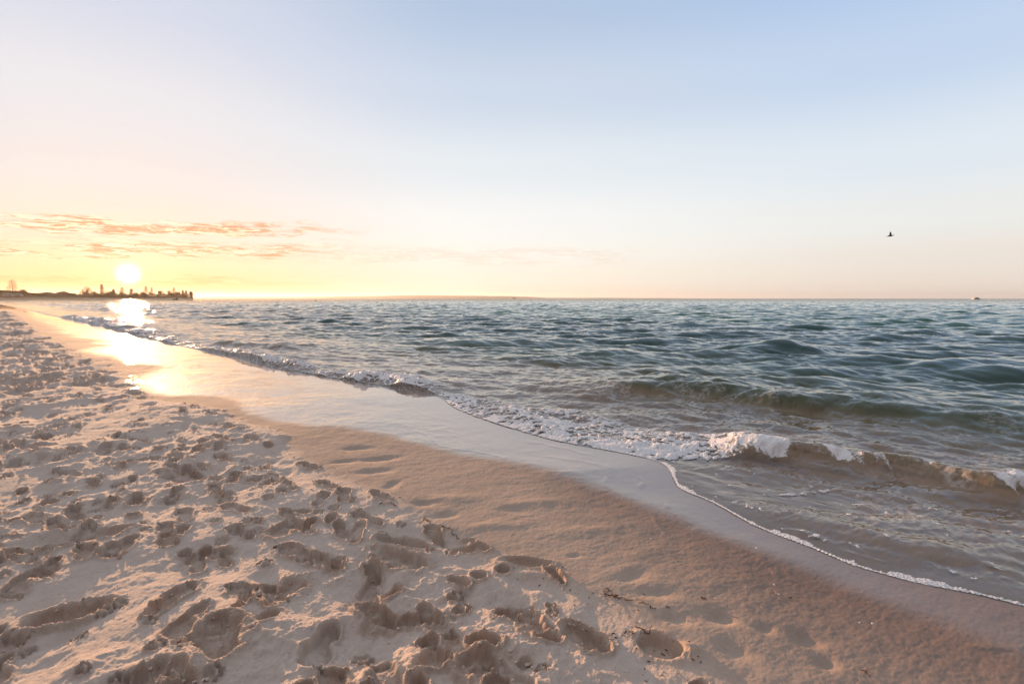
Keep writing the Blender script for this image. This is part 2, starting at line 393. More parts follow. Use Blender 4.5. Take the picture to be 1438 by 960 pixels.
# clustered random prints : people and dogs walking along the beach
def dry_depth(px, py):
    q = line_signed(np.array([px]), np.array([py]), DRY)[0]; return -q
cnt = 0; tries = 0
hero_free = [(440, 905, 0.22), (800, 890, 0.2), (640, 905, 0.2), (940, 905, 0.2), (700, 760, 0.14), (740, 800, 0.2), (650, 840, 0.10), (315, 900, 0.2), (205, 800, 0.16), (250, 830, 0.18), (370, 940, 0.22), (480, 760, 0.1), (340, 690, 0.1), (150, 920, .22), (560, 760, .14), (560, 850, .14), (500, 930, .12), (680, 850, .12), (110, 800, .14), (440, 830, .1), (860, 940, .2)]
hero_w = [(*G(u, v), r_) for u, v, r_ in hero_free]
while cnt < 1150 and tries < 40000:
    tries += 1
    r_ = 1.1 + 15 * P.random() ** 1.1; a_ = R(P.uniform(-60, 30)); px, py = r_ * math.sin(a_), r_ * math.cos(a_)
    q = dry_depth(px, py)
    if q < 0.05: continue
    if P.random() > (0.30 + 0.7 * min(1, q / 0.9)): continue
    pn = float(samp(T2, np.array([px + 2]), np.array([py]), 5.0)[0]) + 0.25
    if P.random() > 0.35 + 0.65 * max(0, min(1, (pn + 0.6))): continue
    if any(math.hypot(px - hx, py - hy) < hr * 1.15 for hx, hy, hr in hero_w): continue
    cnt += 1
    dirn = R(P.choice([118, 128, 140, -52, -45, -60]) + P.gauss(0, 14)); k = P.random()
    far_ = 1 + max(0, r_ - 5) * .05
    if k < 0.32: stamp(px, py, dirn, P.uniform(.22, .27), P.uniform(.085, .105), P.uniform(.020, .038) * far_, 'foot', 0.5, P.uniform(.4, 1))
    elif k < 0.62: stamp(px, py, dirn, P.uniform(.06, .15) * far_, P.uniform(.04, .075) * far_, P.uniform(.022, .050) * far_, 'hole', 0.5, P.uniform(.5, 1.1))
    elif k < 0.90:
        for q in range(P.randint(1, 3)):
            s_ = P.uniform(.06, .095); stamp(px + P.uniform(-.14, .14), py + P.uniform(-.14, .14), dirn, s_, s_ * .9, P.uniform(.014, .026) * far_, 'paw', 0.5, P.uniform(.3, .6))
    else: stamp(px, py, dirn + P.uniform(-.6, .6), P.uniform(.2, .4), P.uniform(.08, .14), P.uniform(.012, .03), 'dip', 0.35, P.uniform(.3, .9))
for k in range(2600):                                   # farther along the beach
    r_ = 10 * math.exp(P.random() * 2.6); a_ = R(P.uniform(-54, -26)); px, py = r_ * math.sin(a_), r_ * math.cos(a_)
    q = dry_depth(px, py)
    if q < 0.15: continue
    s_ = 1 + r_ / 45
    stamp(px, py, R(P.choice([130, 140, -45]) + P.gauss(0, 20)), P.uniform(.22, .4) * s_, P.uniform(.12, .2) * s_, P.uniform(.03, .07) * s_ ** .5, P.choice(['hole', 'dip']), 0.45, .7)

H = ln_print
H(468, 872, 430, 938, .105, .042, 'foot', 0.5, .3)                     # clean bare foot
H(318, 872, 312, 928, .17, .075, 'hole', 0.20, .9)                       # deep heel hole
H(285, 884, 322, 868, .09, .045, 'hole', 0.15, .5); H(362, 880, 388, 862, .08, .035, 'hole', 0.2, .5)
H(345, 848, 330, 862, .05, .03, 'hole', 0.3, .9)
H(196, 882, 222, 872, .075, .014, 'paw', 0.5, .4); H(208, 922, 232, 908, .085, .022, 'paw', 0.6, .5); H(238, 918, 268, 902, .08, .018, 'paw', 0.6, .5)
H(284, 956, 316, 948, .08, .022, 'paw', 0.5, .5); H(104, 956, 130, 944, .08, .02, 'paw', 0.6, .5)
H(205, 868, 275, 815, .11, .032, 'foot', 0.5, .9)
H(380, 840, 425, 808, .12, .030, 'hole', 0.45, .8)
H(752, 885, 790, 888, .085, .055, 'hole', 0.4, .7); H(790, 872, 850, 900, .10, .045, 'hole', 0.6, .8); H(832, 890, 858, 912, .06, .05, 'hole', 0.7, 1.0)
H(900, 890, 960, 918, .10, .07, 'hole', 0.12, .6); H(950, 905, 985, 925, .11, -.028, 'dip', 0.0, 1.2)
H(698, 792, 716, 800, .07, .05, 'hole', 0.3, .6); H(706, 784, 770, 790, .07, .035, 'hole', 0.3, .5); H(770, 795, 792, 818, .05, .04, 'hole', 0.6, .8); H(720, 808, 760, 812, .10, .018, 'dip', 0.5, .7); H(720, 800, 755, 803, .06, -.016, 'dip', 0, 1)
H(636, 764, 664, 768, .055, .024, 'hole', 0.5, .9); H(664, 760, 690, 770, .055, .026, 'hole', 0.4, .7); H(650, 754, 668, 758, .04, .018, 'hole', 0.4, .5)
H(628, 832, 654, 820, .085, .030, 'paw', 0.4, .6); H(636, 852, 662, 838, .085, .034, 'paw', 0.4, .6)
H(590, 898, 612, 885, .07, .045, 'hole', 0.5, 1); H(622, 884, 646, 886, .055, .04, 'hole', 0.5, 1); H(655, 892, 700, 895, .085, .04, 'hole', 0.5, .9)
H(590, 940, 625, 905, .10, .055, 'hole', 0.4, 1.2); H(640, 925, 700, 920, .13, .04, 'hole', 0.6, .8); H(680, 955, 712, 945, .07, .05, 'hole', 0.6, 1); H(575, 965, 610, 952, .10, .04, 'hole', 0.6, 1.2)
H(728, 924, 744, 918, .04, .022, 'hole', 0.5, .7); H(748, 936, 768, 926, .05, .024, 'paw', 0.4, .5); H(968, 962, 990, 955, .05, .03, 'hole', .4, .9)
H(528, 752, 562, 756, .08, .05, 'hole', 0.35, .5); H(560, 752, 604, 762, .085, .055, 'hole', 0.35, .5); H(535, 768, 600, 785, .13, .06, 'hole', 0.35, .7)
H(540, 835, 560, 810, .07, .045, 'hole', 0.5, .9); H(500, 850, 560, 862, .11, .038, 'hole', 0.7, 1.5); H(560, 862, 620, 862, .08, .035, 'hole', 0.7, 1.4)
H(384, 752, 420, 728, .12, .035, 'hole', 0.5, .9); H(420, 745, 440, 728, .08, .045, 'hole', .5, .8)
H(344, 676, 372, 668, .08, .04, 'hole', .5, .8); H(370, 682, 395, 672, .08, .04, 'hole', .5, .8)
H(30, 876, 145, 850, .16, .05, 'hole', 0.9, .7); H(60, 905, 130, 872, .13, .03, 'dip', 0.8, .6)
H(40, 770, 110, 745, .14, .035, 'dip', .8, .8); H(90, 760, 175, 738, .14, .03, 'hole', .9, .8)
# old prints smoothed by the last wave
for (a_, b_, c_, d_, w_, q_) in [(578, 712, 612, 708, .11, .018), (608, 730, 642, 724, .10, .012), (510, 648, 560, 640, .16, .02), (500, 668, 548, 660, .14, .018), (545, 690, 560, 676, .10, .014),
        (925, 870, 975, 872, .12, .022), (985, 868, 1035, 862, .13, .020), (1005, 900, 1055, 930, .13, .016), (880, 838, 960, 830, .14, .012), (868, 818, 915, 800, .12, .010), (1110, 880, 1150, 900, .12, .012),
        (700, 716, 742, 716, .12, .008), (795, 782, 820, 780, .06, .010), (1060, 880, 1090, 878, .1, .010), (480, 632, 520, 628, .12, .018), (462, 652, 500, 648, .1, .015), (1140, 920, 1190, 935, .14, .010)]:
    H(a_, b_, c_, d_, w_, q_, 'dip', 0.3, .5, -0.02)
for (a_, b_, c_) in [(640, 700, .9), (760, 700, .8), (830, 740, .9), (690, 740, .7)]:
    H(a_ - 50, b_ + 6, a_ + 50, b_ - 6, .16, -.007, 'dip', 0.2, .5, -0.02)
dev = Z - Zbase; dev = np.where(dev < 0, -0.075 * np.tanh(-dev / 0.075), 0.028 * np.tanh(dev / 0.028)); Z = Zbase + dev

# broken crust : cracked plates and crumbs where feet have churned the sand
near = smooth(9, 5, RR)
wx = X * 11 + .8 * samp(T2, X, Y, .8); wy = Y * 11 + .8 * samp(T2, X + .3, Y, .8)
def cell_h(X_, Y_, sd):
    xi = np.floor(X_).astype(np.int64); yi = np.floor(Y_).astype(np.int64); best = np.full(X_.shape, 9.0); bh = np.zeros(X_.shape); f2 = np.full(X_.shape, 9.0)
    hh = lambda a, b, k: (lambda v: v - np.floor(v))(np.sin(a * 127.1 + b * 311.7 + k * 74.7 + sd) * 43758.5453)
    for i in (-1, 0, 1):
        for j in (-1, 0, 1):
            dd_ = np.hypot(xi + i + hh(xi + i, yi + j, 1) - X_, yi + j + hh(xi + i, yi + j, 2) - Y_); mm = dd_ < best
            f2 = np.where(mm, best, np.minimum(f2, dd_)); bh = np.where(mm, hh(xi + i, yi + j, 3), bh); best = np.where(mm, dd_, best)
    return bh - .5, f2 - best
ch, cg = cell_h(wx, wy, 3.0); ch2, cg2 = cell_h(wx * 2.7, wy * 2.7, 8.0)
crust = damp_dist * smooth(-0.6, 0.5, samp(T15, X + 6, Y, 1.7)) * near
Z += crust * (0.013 * ch * smooth(0, .12, cg) + 0.006 * ch2 * smooth(0, .2, cg2) - 0.006 * smooth(.10, 0, cg))
Z += damp_dist * (0.0016 * samp(T1, X, Y, 3.1) + 0.0035 * np.abs(samp(T15, X, Y, 1.6)))
Z += dry * 0.0007 * samp(T1, X, Y, 3.7)
# long smooth swash terraces across the gap at left
mw = np.clip(RR / 9, .7, 4)
mirror = smooth(-0.10, 0.28, mline / mw) * (d > -3)
fade = 1 - 0.80 * smooth(0.9, 2.6, X) * (Y < 6)          # near the right corner the film has almost drained away
mirror = mirror * fade
Z += 0.0006 * smooth(18, 6, RR) * mirror * samp(tile(512, 1.5, 31, 2, 60, 4.0), (X * .7 + Y * .7), (-X * .7 + Y * .7) * 1.0, 6.0)

swl = 0.10 * samp(T2, X, Y, 5.0) + 0.012 * samp(T15, X, Y, 1.2)
for dc, am_ in ((0.34, .0022), (0.62, .0016), (0.95, .002)):
    g_ = d - dc - swl; Z += am_ * np.where(g_ > 0, np.exp(-(g_ / .010) ** 2), np.exp(-(g_ / .05) ** 2)) * smooth(9, 5, RR) * (1 - dry) * smooth(-.6, .4, samp(T2, X + 2, Y, 3.3))
Z += (1 - dry) * smooth(0, .1, d) * smooth(8, 4, RR) * (0.00045 * samp(T1, X, Y, 3.7) + 0.0005 * samp(tile(512, 1.3, 33, 6, 150, 3.0), X * .83 + Y * .55, -X * .55 + Y * .83, 2.4)) * (1 - .8 * mirror)
thin = (d > -26) & (RR < 890)
keep = thin[:-1, :-1] | thin[1:, 1:]
m, t, out = new_mat('beach_sand')
pos = t.node('ShaderNodeNewGeometry').outputs['Position']
adry, amir, adist = t.attr('dry'), t.attr('mirror'), t.attr('disturbed')
n1 = t.noise(pos, 2.2, 5, 0.6); n2 = t.noise(pos, 260, 3, 0.7); n3 = t.noise(pos, 35, 4, 0.65)
cd = t.mix(n1, (0.47, 0.375, 0.31), (0.61, 0.50, 0.42)); cw = t.mix(n1, (0.35, 0.262, 0.202), (0.43, 0.325, 0.255))
cm = t.mix(n1, (0.20, 0.15, 0.125), (0.26, 0.195, 0.16)); 
cw = t.mix(t.attr('moist'), cw, (0.22, 0.155, 0.125)); c = t.mix(adry, cw, cd); c = t.mix(amir, c, cm); c = t.mix(t.attr('submerged'), c, t.mix(n1, (0.46, 0.34, 0.26), (0.60, 0.45, 0.34)))
c = t.mix(t.math('MULTIPLY', adist, t.rng(t.noise(pos, 7, 3, .6), .3, .65, .15, .8)), c, (0.33, 0.225, 0.16))         # damper sand turned up in the prints, darkened further to paint in shade contrast
c = t.mix(0.55, c, t.mix(n2, (0.15, 0.12, 0.1), (0.95, 0.9, 0.86)), 'SOFT_LIGHT')
c = t.mix(0.35, c, t.mix(n3, (0.3, 0.3, 0.3), (0.75, 0.75, 0.75)), 'OVERLAY')
fleck = t.rng(t.noise(pos, 90, 2, 0.5), 0.70, 0.74); c = t.mix(t.math('MULTIPLY', fleck, 0.55), c, (0.06, 0.04, 0.03))
b = t.node('ShaderNodeBsdfPrincipled'); t.put(b.inputs['Base Color'], c)
t.put(b.inputs['Roughness'], t.mix(amir, 0.9, 0.6)); t.put(b.inputs['Specular IOR Level'], t.mix(amir, 0.25, 0.3))
t.put(b.inputs['Coat Weight'], t.math('MULTIPLY', amir, 1.0)); b.inputs['Coat IOR'].default_value = 1.72
t.put(b.inputs['Coat Roughness'], t.math('ADD', 0.02, t.math('MULTIPLY', n3, 0.03)))
bp = t.node('ShaderNodeBump'); bp.inputs['Distance'].default_value = 0.007
t.put(bp.inputs['Height'], t.math('ADD', t.noise(pos, 420, 3, 0.8), t.math('MULTIPLY', t.noise(pos, 75, 4, 0.7), 1.6)))
t.put(bp.inputs['Strength'], t.math('ADD', 0.10, t.math('MULTIPLY', adry, 0.45)))
t.l.new(bp.outputs[0], b.inputs['Normal'])
rot = t.vmath('MULTIPLY', t.comb(t.vmath('DOT_PRODUCT', pos, (0.68, -0.73, 0)), t.vmath('DOT_PRODUCT', pos, (0.73, 0.68, 0)), 0), (2.2, 14, 1))
bp2 = t.node('ShaderNodeBump'); bp2.inputs['Distance'].default_value = 0.002; bp2.inputs['Strength'].default_value = 0.05
t.put(bp2.inputs['Height'], t.noise(rot, 1.0, 5, 0.6)); t.l.new(bp2.outputs[0], b.inputs['Coat Normal'])
t.l.new(b.outputs[0], out.inputs[0])
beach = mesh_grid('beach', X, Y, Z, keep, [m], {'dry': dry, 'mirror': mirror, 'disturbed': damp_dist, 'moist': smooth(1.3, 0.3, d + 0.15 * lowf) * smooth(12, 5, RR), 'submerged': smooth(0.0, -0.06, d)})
tag(beach, 'pale trampled sand beach with footprints, wet and mirror smooth beside the sea', kind='structure')
sandX, sandY, sandZ = X, Y, Z
def sand_at(x, y):
    i = min(nR - 1, np.searchsorted(r_all, math.hypot(x, y))); j = min(nC - 1, np.searchsorted(th0, math.atan2(x, y))); return float(sandZ[i, j])
beach_mat = m

# ------------------------------------------------------------------ SEA
def ocean(n, L, seed, lmin, lmax, rms, wind, spread=2.0, power=2.6):
    g = np.random.default_rng(seed); k = np.fft.fftfreq(n) * n * 2 * math.pi / L; ky, kx = np.meshgrid(k, k, indexing='ij')
    kk = np.hypot(kx, ky) + 1e-9; lam = 2 * math.pi / kk
    dirf = np.abs((kx * math.cos(wind) + ky * math.sin(wind)) / kk) ** spread
    band_ = smooth(lmin * .8, lmin * 1.2, lam) * smooth(lmax * 1.2, lmax * .8, lam)
    A = kk ** (-power) * (0.06 + dirf) * band_
    f = np.fft.fft2(g.standard_normal((n, n))) * A; h = np.real(np.fft.ifft2(f)); s = rms / h.std()
    dx_ = np.real(np.fft.ifft2(-1j * kx / kk * f)) * s; dy_ = np.real(np.fft.ifft2(-1j * ky / kk * f)) * s
    return (h * s).astype(np.float32), dx_.astype(np.float32), dy_.astype(np.float32)
wth = angles(-50, 49, 0.075, 2.0)
q = [1.7]
while q[-1] < 9: q.append(q[-1] * 1.0032)
while q[-1] < 450: q.append(q[-1] * 1.0034)
while q[-1] < 19500: q.append(q[-1] * 1.05)
wr = np.array(q); TH, RR = np.meshgrid(wth, wr)
X = RR * np.sin(TH); Y = RR * np.cos(TH)
d, arc = shore_fields(X, Y); q_ = np.maximum(-d, 0)
e = line_signed(X, Y, DRY); B = bed(X, Y, d, e)
sp = RR * 0.0035
windw = math.atan2(-0.88, -0.42)
O1 = ocean(512, 61.0, 21, 1.8, 8, 0.056, windw, 5.0, 2.2); O2 = ocean(512, 19.0, 22, 0.5, 2.6, 0.050, windw + .2, 4.0, 2.2); O3 = ocean(512, 5.3, 23, 0.11, 0.70, 0.0105, windw - .15, 2.5, 2.2)
att = smooth(0.3, 9.0, q_); a2 = 0.22 + 0.78 * smooth(1.5, 10, q_); a3 = 0.6 + 0.4 * smooth(0.2, 4, q_)
edge0 = smooth(0.0, 0.5, q_)
f2_ = smooth(260, 110, RR); f3_ = smooth(70, 28, RR); f1_ = smooth(440, 260, RR)
wzs = np.zeros_like(X); DX = np.zeros_like(X); DY = np.zeros_like(X)
for (O, L, am, ch) in ((O1, 61.0, att * f1_ * 1.0, 1.15), (O2, 19.0, a2 * edge0 * f2_, 1.0), (O3, 5.3, a3 * edge0 * f3_, 0.8)):
    wzs += am * samp(O[0], X, Y, L); DX += am * ch * samp(O[1], X, Y, L); DY += am * ch * samp(O[2], X, Y, L)
# breakers
Gw = lambda lst: [G(u, v, WL) for u, v in lst]
h1, s1, e1 = wave_ridge(X, Y, Gw([(770, 560), (840, 553), (920, 552), (1000, 557), (1080, 566), (1160, 577), (1240, 585), (1330, 596), (1438, 604), (1560, 618)]), .20, .36, .95, 0.16, .22)
h1b, s1b, e1b = wave_ridge(X, Y, Gw([(1010, 548), (1090, 546), (1160, 550), (1240, 558)]), .06, .3, .6, 0.3, .2)
h2, s2, e2 = wave_ridge(X, Y, Gw([(990, 636), (1040, 640), (1120, 647), (1200, 655), (1300, 668), (1380, 680), (1480, 692), (1620, 712)]), .120, .17, .42, 0.14, .15)
h3, s3, e3 = wave_ridge(X, Y, Gw([(270, 489), (330, 498), (400, 512), (470, 524), (540, 534), (600, 545), (650, 556)]), .11, .28, .6, 0.12, .3)
h4, s4, e4 = wave_ridge(X, Y, Gw([(280, 484), (330, 486), (400, 489), (450, 492)]), .13, .5, .8, 0.35, .35)
h5, s5, e5 = wave_ridge(X, Y, Gw([(90, 443), (130, 452), (180, 464), (240, 477), (300, 489)]), .12, .5, .9, 0.15, .4)
h6, s6, e6 = wave_ridge(X, Y, Gw([(120, 452), (160, 455), (200, 458), (240, 461)]), .10, .8, 1.3, 0.3, .3)
h7, s7, e7 = wave_ridge(X, Y, Gw([(1180, 478), (1260, 473), (1340, 470), (1400, 474), (1480, 480)]), .10, 1.0, 1.6, 0.3, .3)
h8, s8, e8 = wave_ridge(X, Y, Gw([(1000, 505), (1080, 501), (1160, 500), (1260, 504)]), .09, .8, 1.3, 0.3, .3)
h9, s9, e9 = wave_ridge(X, Y, Gw([(700, 512), (780, 503), (860, 500), (930, 503)]), .08, .8, 1.2, 0.3, .3)
brk = h1 + h1b + h2 + h3 + h4 + h5 + h6 + h7 + h8 + h9
wzs += brk
# long low swash swell lines lapping in the shallow sheet
wzs += 0.004 * samp(tile(512, 1.4, 41, 3, 120, 2.2), X * .8 + Y * .6, -X * .6 + Y * .8, 3.0) * smooth(0, .3, q_) * smooth(6, 2, q_)
h10, s10, e10 = wave_ridge(X, Y, Gw([(985, 694), (1060, 696), (1120, 692), (1190, 682)]), .014, .035, .16, 0.2, 0)
wzs += h10
mound = 0.006 * (1 - np.exp(-q_ / 0.05)) * smooth(2.5, 0.2, q_) + 0.003 * (1 - np.exp(-q_ / .05))
WZ = WL + wzs + mound
inl = d > 0
WZ = np.maximum(WZ, B + (0.010 + 0.0022 * samp(O3[0], X + 1, Y, 3.1) / .0105 + .0035 * samp(O2[0], X, Y + 2, 9.0) / .05) * smooth(0, .15, q_) + 0.002)
WZ = np.where(inl, np.minimum(WL - 0.004 - d * 0.03, B - 0.02), WZ)
depth = np.maximum(WZ - B, 0)
# foam density
lace1, lace2 = worley(X * 7 + .5 * samp(T2, X, Y, 3), Y * 7 + .5 * samp(T2, X + 9, Y, 3), 3)
puff1, _ = worley(X * 16 + samp(T2, X, Y, 1.5), Y * 16 + samp(T2, X + 4, Y, 1.5), 5)
nz = samp(TB, X, Y, 2.3); nzl = samp(T2, X, Y, 4.0)
UPF = catmull(Gw([(600, 548), (660, 556), (760, 570), (860, 588), (940, 603), (1010, 612), (1080, 624), (1160, 640), (1260, 660)]), 4)
LOWF = catmull(Gw([(800, 690), (870, 652), (930, 648), (1000, 647), (1060, 644), (1130, 641), (1260, 662)]), 3)
dF, sF, arF, toF = seg_dist(X, Y, UPF); belowUp = np.where(sF > 0, -dF, dF)        # + landward of the upper edge
inF = (arF > 0) & (arF < toF)
dL, sL, _, _ = seg_dist(X, Y, LOWF); lowF = np.where(sL > 0, dL, -dL); nzf = 0.05 * samp(T15, X, Y, 1.1)
dens = smooth(-0.08, 0.16, belowUp + nzf) * np.where(X > G(905, 646, WL)[0], smooth(0.0, 0.07, lowF + .5 * nzf), 1.0) * np.where(X > G(1060, 640, WL)[0], smooth(G(1140, 640, WL)[0], G(1060, 640, WL)[0], X), 1.0) * smooth(0.0, 0.02, q_) * inF * smooth(0, .6, arF)
front = np.exp(-np.maximum(q_ - 0.02, 0) / 0.35)
dens = dens * (0.50 + 0.38 * front + 0.15 * smooth(toF * .3, toF * .6, arF))
b3 = e3 * smooth(0.42, 0.02, np.abs(s3 + 0.10)) * (1.0 + .2 * nz)
b5 = e5 * smooth(0.8, 0.1, np.abs(s5 + 0.2)) * (.85 + .2 * nz)
b2 = e2 * smooth(0.16, 0.02, np.abs(s2 + 0.05)) * (np.exp(-((arc - arc.min()) * 0)))  # crest band
ax_, ay_ = G(1372, 668, WL); bx_, by_ = G(1060, 634, WL); cx_, cy_ = G(1190, 640, WL)
b2 = b2 * np.clip(1.0 * np.exp(-(((X - bx_) / .42) ** 2)) + 0.95 * np.exp(-(((X - ax_) / .28) ** 2)) + .5 * np.exp(-(((X - cx_) / .16) ** 2)), 0, 1)
b2 = b2 * .42 + 0.50 * e2 * smooth(0.26, 0.0, np.abs(s2 + 0.16)) * np.exp(-(((X - ax_) / .26) ** 2))
sw = smooth(G(905, 650, WL)[0], G(945, 660, WL)[0], X) * (Y < 5.2)
wid = 0.010 + 0.030 * np.maximum(0, samp(TB, arc, arc * 0 + 3, 2.1) + .2) * (0.5 + puff1)
edgef = sw * smooth(1.0, 0.5, np.abs(q_ - 0.02) / np.clip(wid, .003, .05)) * (q_ > 0) * 1.2
edge2 = (1 - sw) * smooth(0.05, 0.01, np.abs(q_ - .02)) * (q_ > 0) * (RR < 60) * 0.7
e10f = e10 * smooth(0.03, 0.005, np.abs(s10 + .01)) * .45
farline = smooth(0.9, 0.1, q_) * (q_ > 0) * (RR > 14) * .55
foam = np.clip(np.maximum.reduce([dens, b3, b5, edgef, edge2, e10f, farline]), 0, 1.3)
gap = lace2 - lace1                                  # 0 on the walls between bubbles rafts, large inside the holes
puff2, puffb = worley(X * 38 + samp(T15, X, Y, .8), Y * 38 + samp(T15, X + 4, Y, .8), 9)
pat = np.clip(0.55 * gap + 0.28 * puff1 + 0.16 * puff2 + 0.10 * nz + 0.06 * nzl, 0, 1)
fm = smooth(-0.10, 0.26, np.clip(foam, 0, 1.1) * 0.62 - pat)
fm = np.where(edgef > .2, np.maximum(fm, smooth(.2, .7, edgef)), fm)
st_ = samp(T15, X * 2.6, Y * .7, 1.3)
fmb = smooth(.12, .85, b2 * 1.25 + .22 * st_ * (b2 > .02)) * .85 * (b2 > .02)
fm = np.maximum(fm, fmb)
fleck = smooth(1.6, 2.3, samp(TB, X, Y, 1.3)) * smooth(0.03, .1, q_) * smooth(7, 3, RR) * (X > 1.2) * .75
fm = np.maximum(fm, fleck)
fm = fm * (q_ > 0)
fh = fm * (0.003 + 0.018 * np.sqrt(np.clip(1 - puff1 * 1.1, 0, 1)) * np.clip(foam, 0, 1) + 0.003 * np.sqrt(np.clip(1 - puff2, 0, 1)) + .007 * np.clip(nz, 0, 2)) * np.where(edgef > .2, .35, 1.0) * np.where(fmb > .05, .35, 1.0) * (0.25 + 0.75 * smooth(0, .2, q_)) * np.clip(RR / 6, .6, 2.0)
micro = 0.035 + 0.045 * smooth(0.5, 6, q_) + 0.12 * smooth(25, 220, RR) + 0.14 * smooth(120, 400, RR)
soft = np.clip(0.5 * foam + 0.30 * smooth(0.2, 1.0, q_) * smooth(6, 3, q_) * smooth(.5, 1.6, nzl + nz * .5), 0, .55)

vis = (d < 0.35) & (RR > 1.5)
keepw = vis[:-1, :-1] | vis[1:, 1:] | vis[1:, :-1] | vis[:-1, 1:]
m, t, out = new_mat('sea_water')
geo = t.node('ShaderNodeNewGeometry'); pos = geo.outputs['Position']
dpt, mic, sft = t.attr('depth'), t.attr('micro'), t.attr('soft_foam')
r2 = t.comb(t.vmath('DOT_PRODUCT', pos, (0.91, -0.41, 0)), t.vmath('DOT_PRODUCT', pos, (0.41, 0.91, 0)), 0)
rs = t.vmath('MULTIPLY', r2, (0.45, 1.0, 1))
na = t.vmath('SUBTRACT', t.noise(rs, 5.0, 4, 0.62, color=True), (0.5, 0.5, 0.5))
nb = t.vmath('SUBTRACT', t.noise(rs, 0.9, 4, 0.6, color=True), (0.5, 0.5, 0.5))
farf = t.math('SUBTRACT', mic, 0.08)
pert = t.vmath('ADD', t.vmath('SCALE', na, scale=t.math('MULTIPLY', mic, 4.2)), t.vmath('SCALE', nb, scale=t.math('MULTIPLY', t.math('MAXIMUM', farf, 0.0), 9.0)))
pert = t.vmath('MULTIPLY', pert, (0.25, 1, 0.0))
nrm = t.vmath('NORMALIZE', t.vmath('ADD', geo.outputs['Normal'], pert))
fac = t.math('SUBTRACT', 1.0, t.math('EXPONENT', t.math('MULTIPLY', dpt, -4.5)))
body = t.ramp(t.math('DIVIDE', dpt, 1.6, clamp=True), [(0.0, (0.55, 0.41, 0.28)), (0.13, (0.46, 0.34, 0.17)), (0.22, (0.15, 0.17, 0.055)), (0.45, (0.055, 0.145, 0.095)), (1.0, (0.018, 0.115, 0.098))], 'LINEAR')
dif = t.node('ShaderNodeBsdfDiffuse'); t.put(dif.inputs[0], body); t.put(dif.inputs['Normal'], nrm)
trl = t.node('ShaderNodeBsdfTranslucent'); t.put(trl.inputs[0], body); t.put(trl.inputs['Normal'], nrm)
dt = t.node('ShaderNodeMixShader'); dt.inputs[0].default_value = 0.62; t.l.new(dif.outputs[0], dt.inputs[1]); t.l.new(trl.outputs[0], dt.inputs[2])
tr = t.node('ShaderNodeBsdfTransparent'); tr.inputs[0].default_value = (0.93, 0.90, 0.86, 1)
bm_ = t.node('ShaderNodeMixShader'); t.put(bm_.inputs[0], fac); t.l.new(tr.outputs[0], bm_.inputs[1]); t.l.new(dt.outputs[0], bm_.inputs[2])
fr = t.node('ShaderNodeFresnel'); fr.inputs[0].default_value = 1.42; t.put(fr.inputs[1], nrm)
gl = t.node('ShaderNodeBsdfGlossy'); gl.inputs['Color'].default_value = (1, 1, 1, 1); gl.inputs['Roughness'].default_value = 0.045; t.put(gl.inputs['Normal'], nrm)
top = t.node('ShaderNodeMixShader'); t.put(top.inputs[0], fr.outputs[0]); t.l.new(bm_.outputs[0], top.inputs[1]); t.l.new(gl.outputs[0], top.inputs[2])
wf = t.node('ShaderNodeBsdfDiffuse'); wf.inputs[0].default_value = (0.75, 0.70, 0.66, 1)
fmx = t.node('ShaderNodeMixShader'); t.put(fmx.inputs[0], t.math('MULTIPLY', sft, t.rng(t.noise(pos, 22, 4, .6), .4, .62))); t.l.new(top.outputs[0], fmx.inputs[1]); t.l.new(wf.outputs[0], fmx.inputs[2])
t.l.new(fmx.outputs[0], out.inputs[0])
sea = mesh_grid('sea', X + DX, Y + DY, WZ, keepw, [m], {'depth': depth, 'micro': micro, 'soft_foam': soft})
tag(sea, 'choppy teal sea with small waves breaking on the beach', kind='structure')

m, t, out = new_mat('foam'); geo = t.node('ShaderNodeNewGeometry'); pos = geo.outputs['Position']
b = t.node('ShaderNodeBsdfPrincipled'); t.put(b.inputs['Base Color'], t.mix(t.noise(pos, 60, 4, .7), (0.60, 0.54, 0.50), (0.84, 0.81, 0.79)))
b.inputs['Roughness'].default_value = 0.45; b.inputs['Subsurface Weight'].default_value = 0.0
bp = t.node('ShaderNodeBump'); bp.inputs['Strength'].default_value = 0.6; bp.inputs['Distance'].default_value = 0.01
vo = t.node('ShaderNodeTexVoronoi'); vo.inputs['Scale'].default_value = 70; t.put(vo.inputs['Vector'], pos); t.put(bp.inputs['Height'], vo.outputs['Distance'])
t.l.new(bp.outputs[0], b.inputs['Normal'])
tr = t.node('ShaderNodeBsdfTransparent'); mx = t.node('ShaderNodeMixShader')
t.put(mx.inputs[0], t.rng(t.math('ADD', t.attr('cover'), t.math('MULTIPLY', t.math('SUBTRACT', t.noise(pos, 45, 3, .6), .5), .9)), .22, .62))
t.l.new(tr.outputs[0], mx.inputs[1]); t.l.new(b.outputs[0], mx.inputs[2]); t.l.new(mx.outputs[0], out.inputs[0])
fk = fm > 0.04
keepf = (fk[:-1, :-1] | fk[1:, 1:]) & (RR[:-1, :-1] < 120) & (d[:-1, :-1] < 0)
foam_o = mesh_grid('sea_foam', X + DX, Y + DY, WZ + fh - 0.0005 + 0.002 * np.clip(RR / 10, 0, 3), keepf, [m], {'cover': fm})
tag(foam_o, 'white foam of small waves and lacy edge of the swash', kind='stuff')


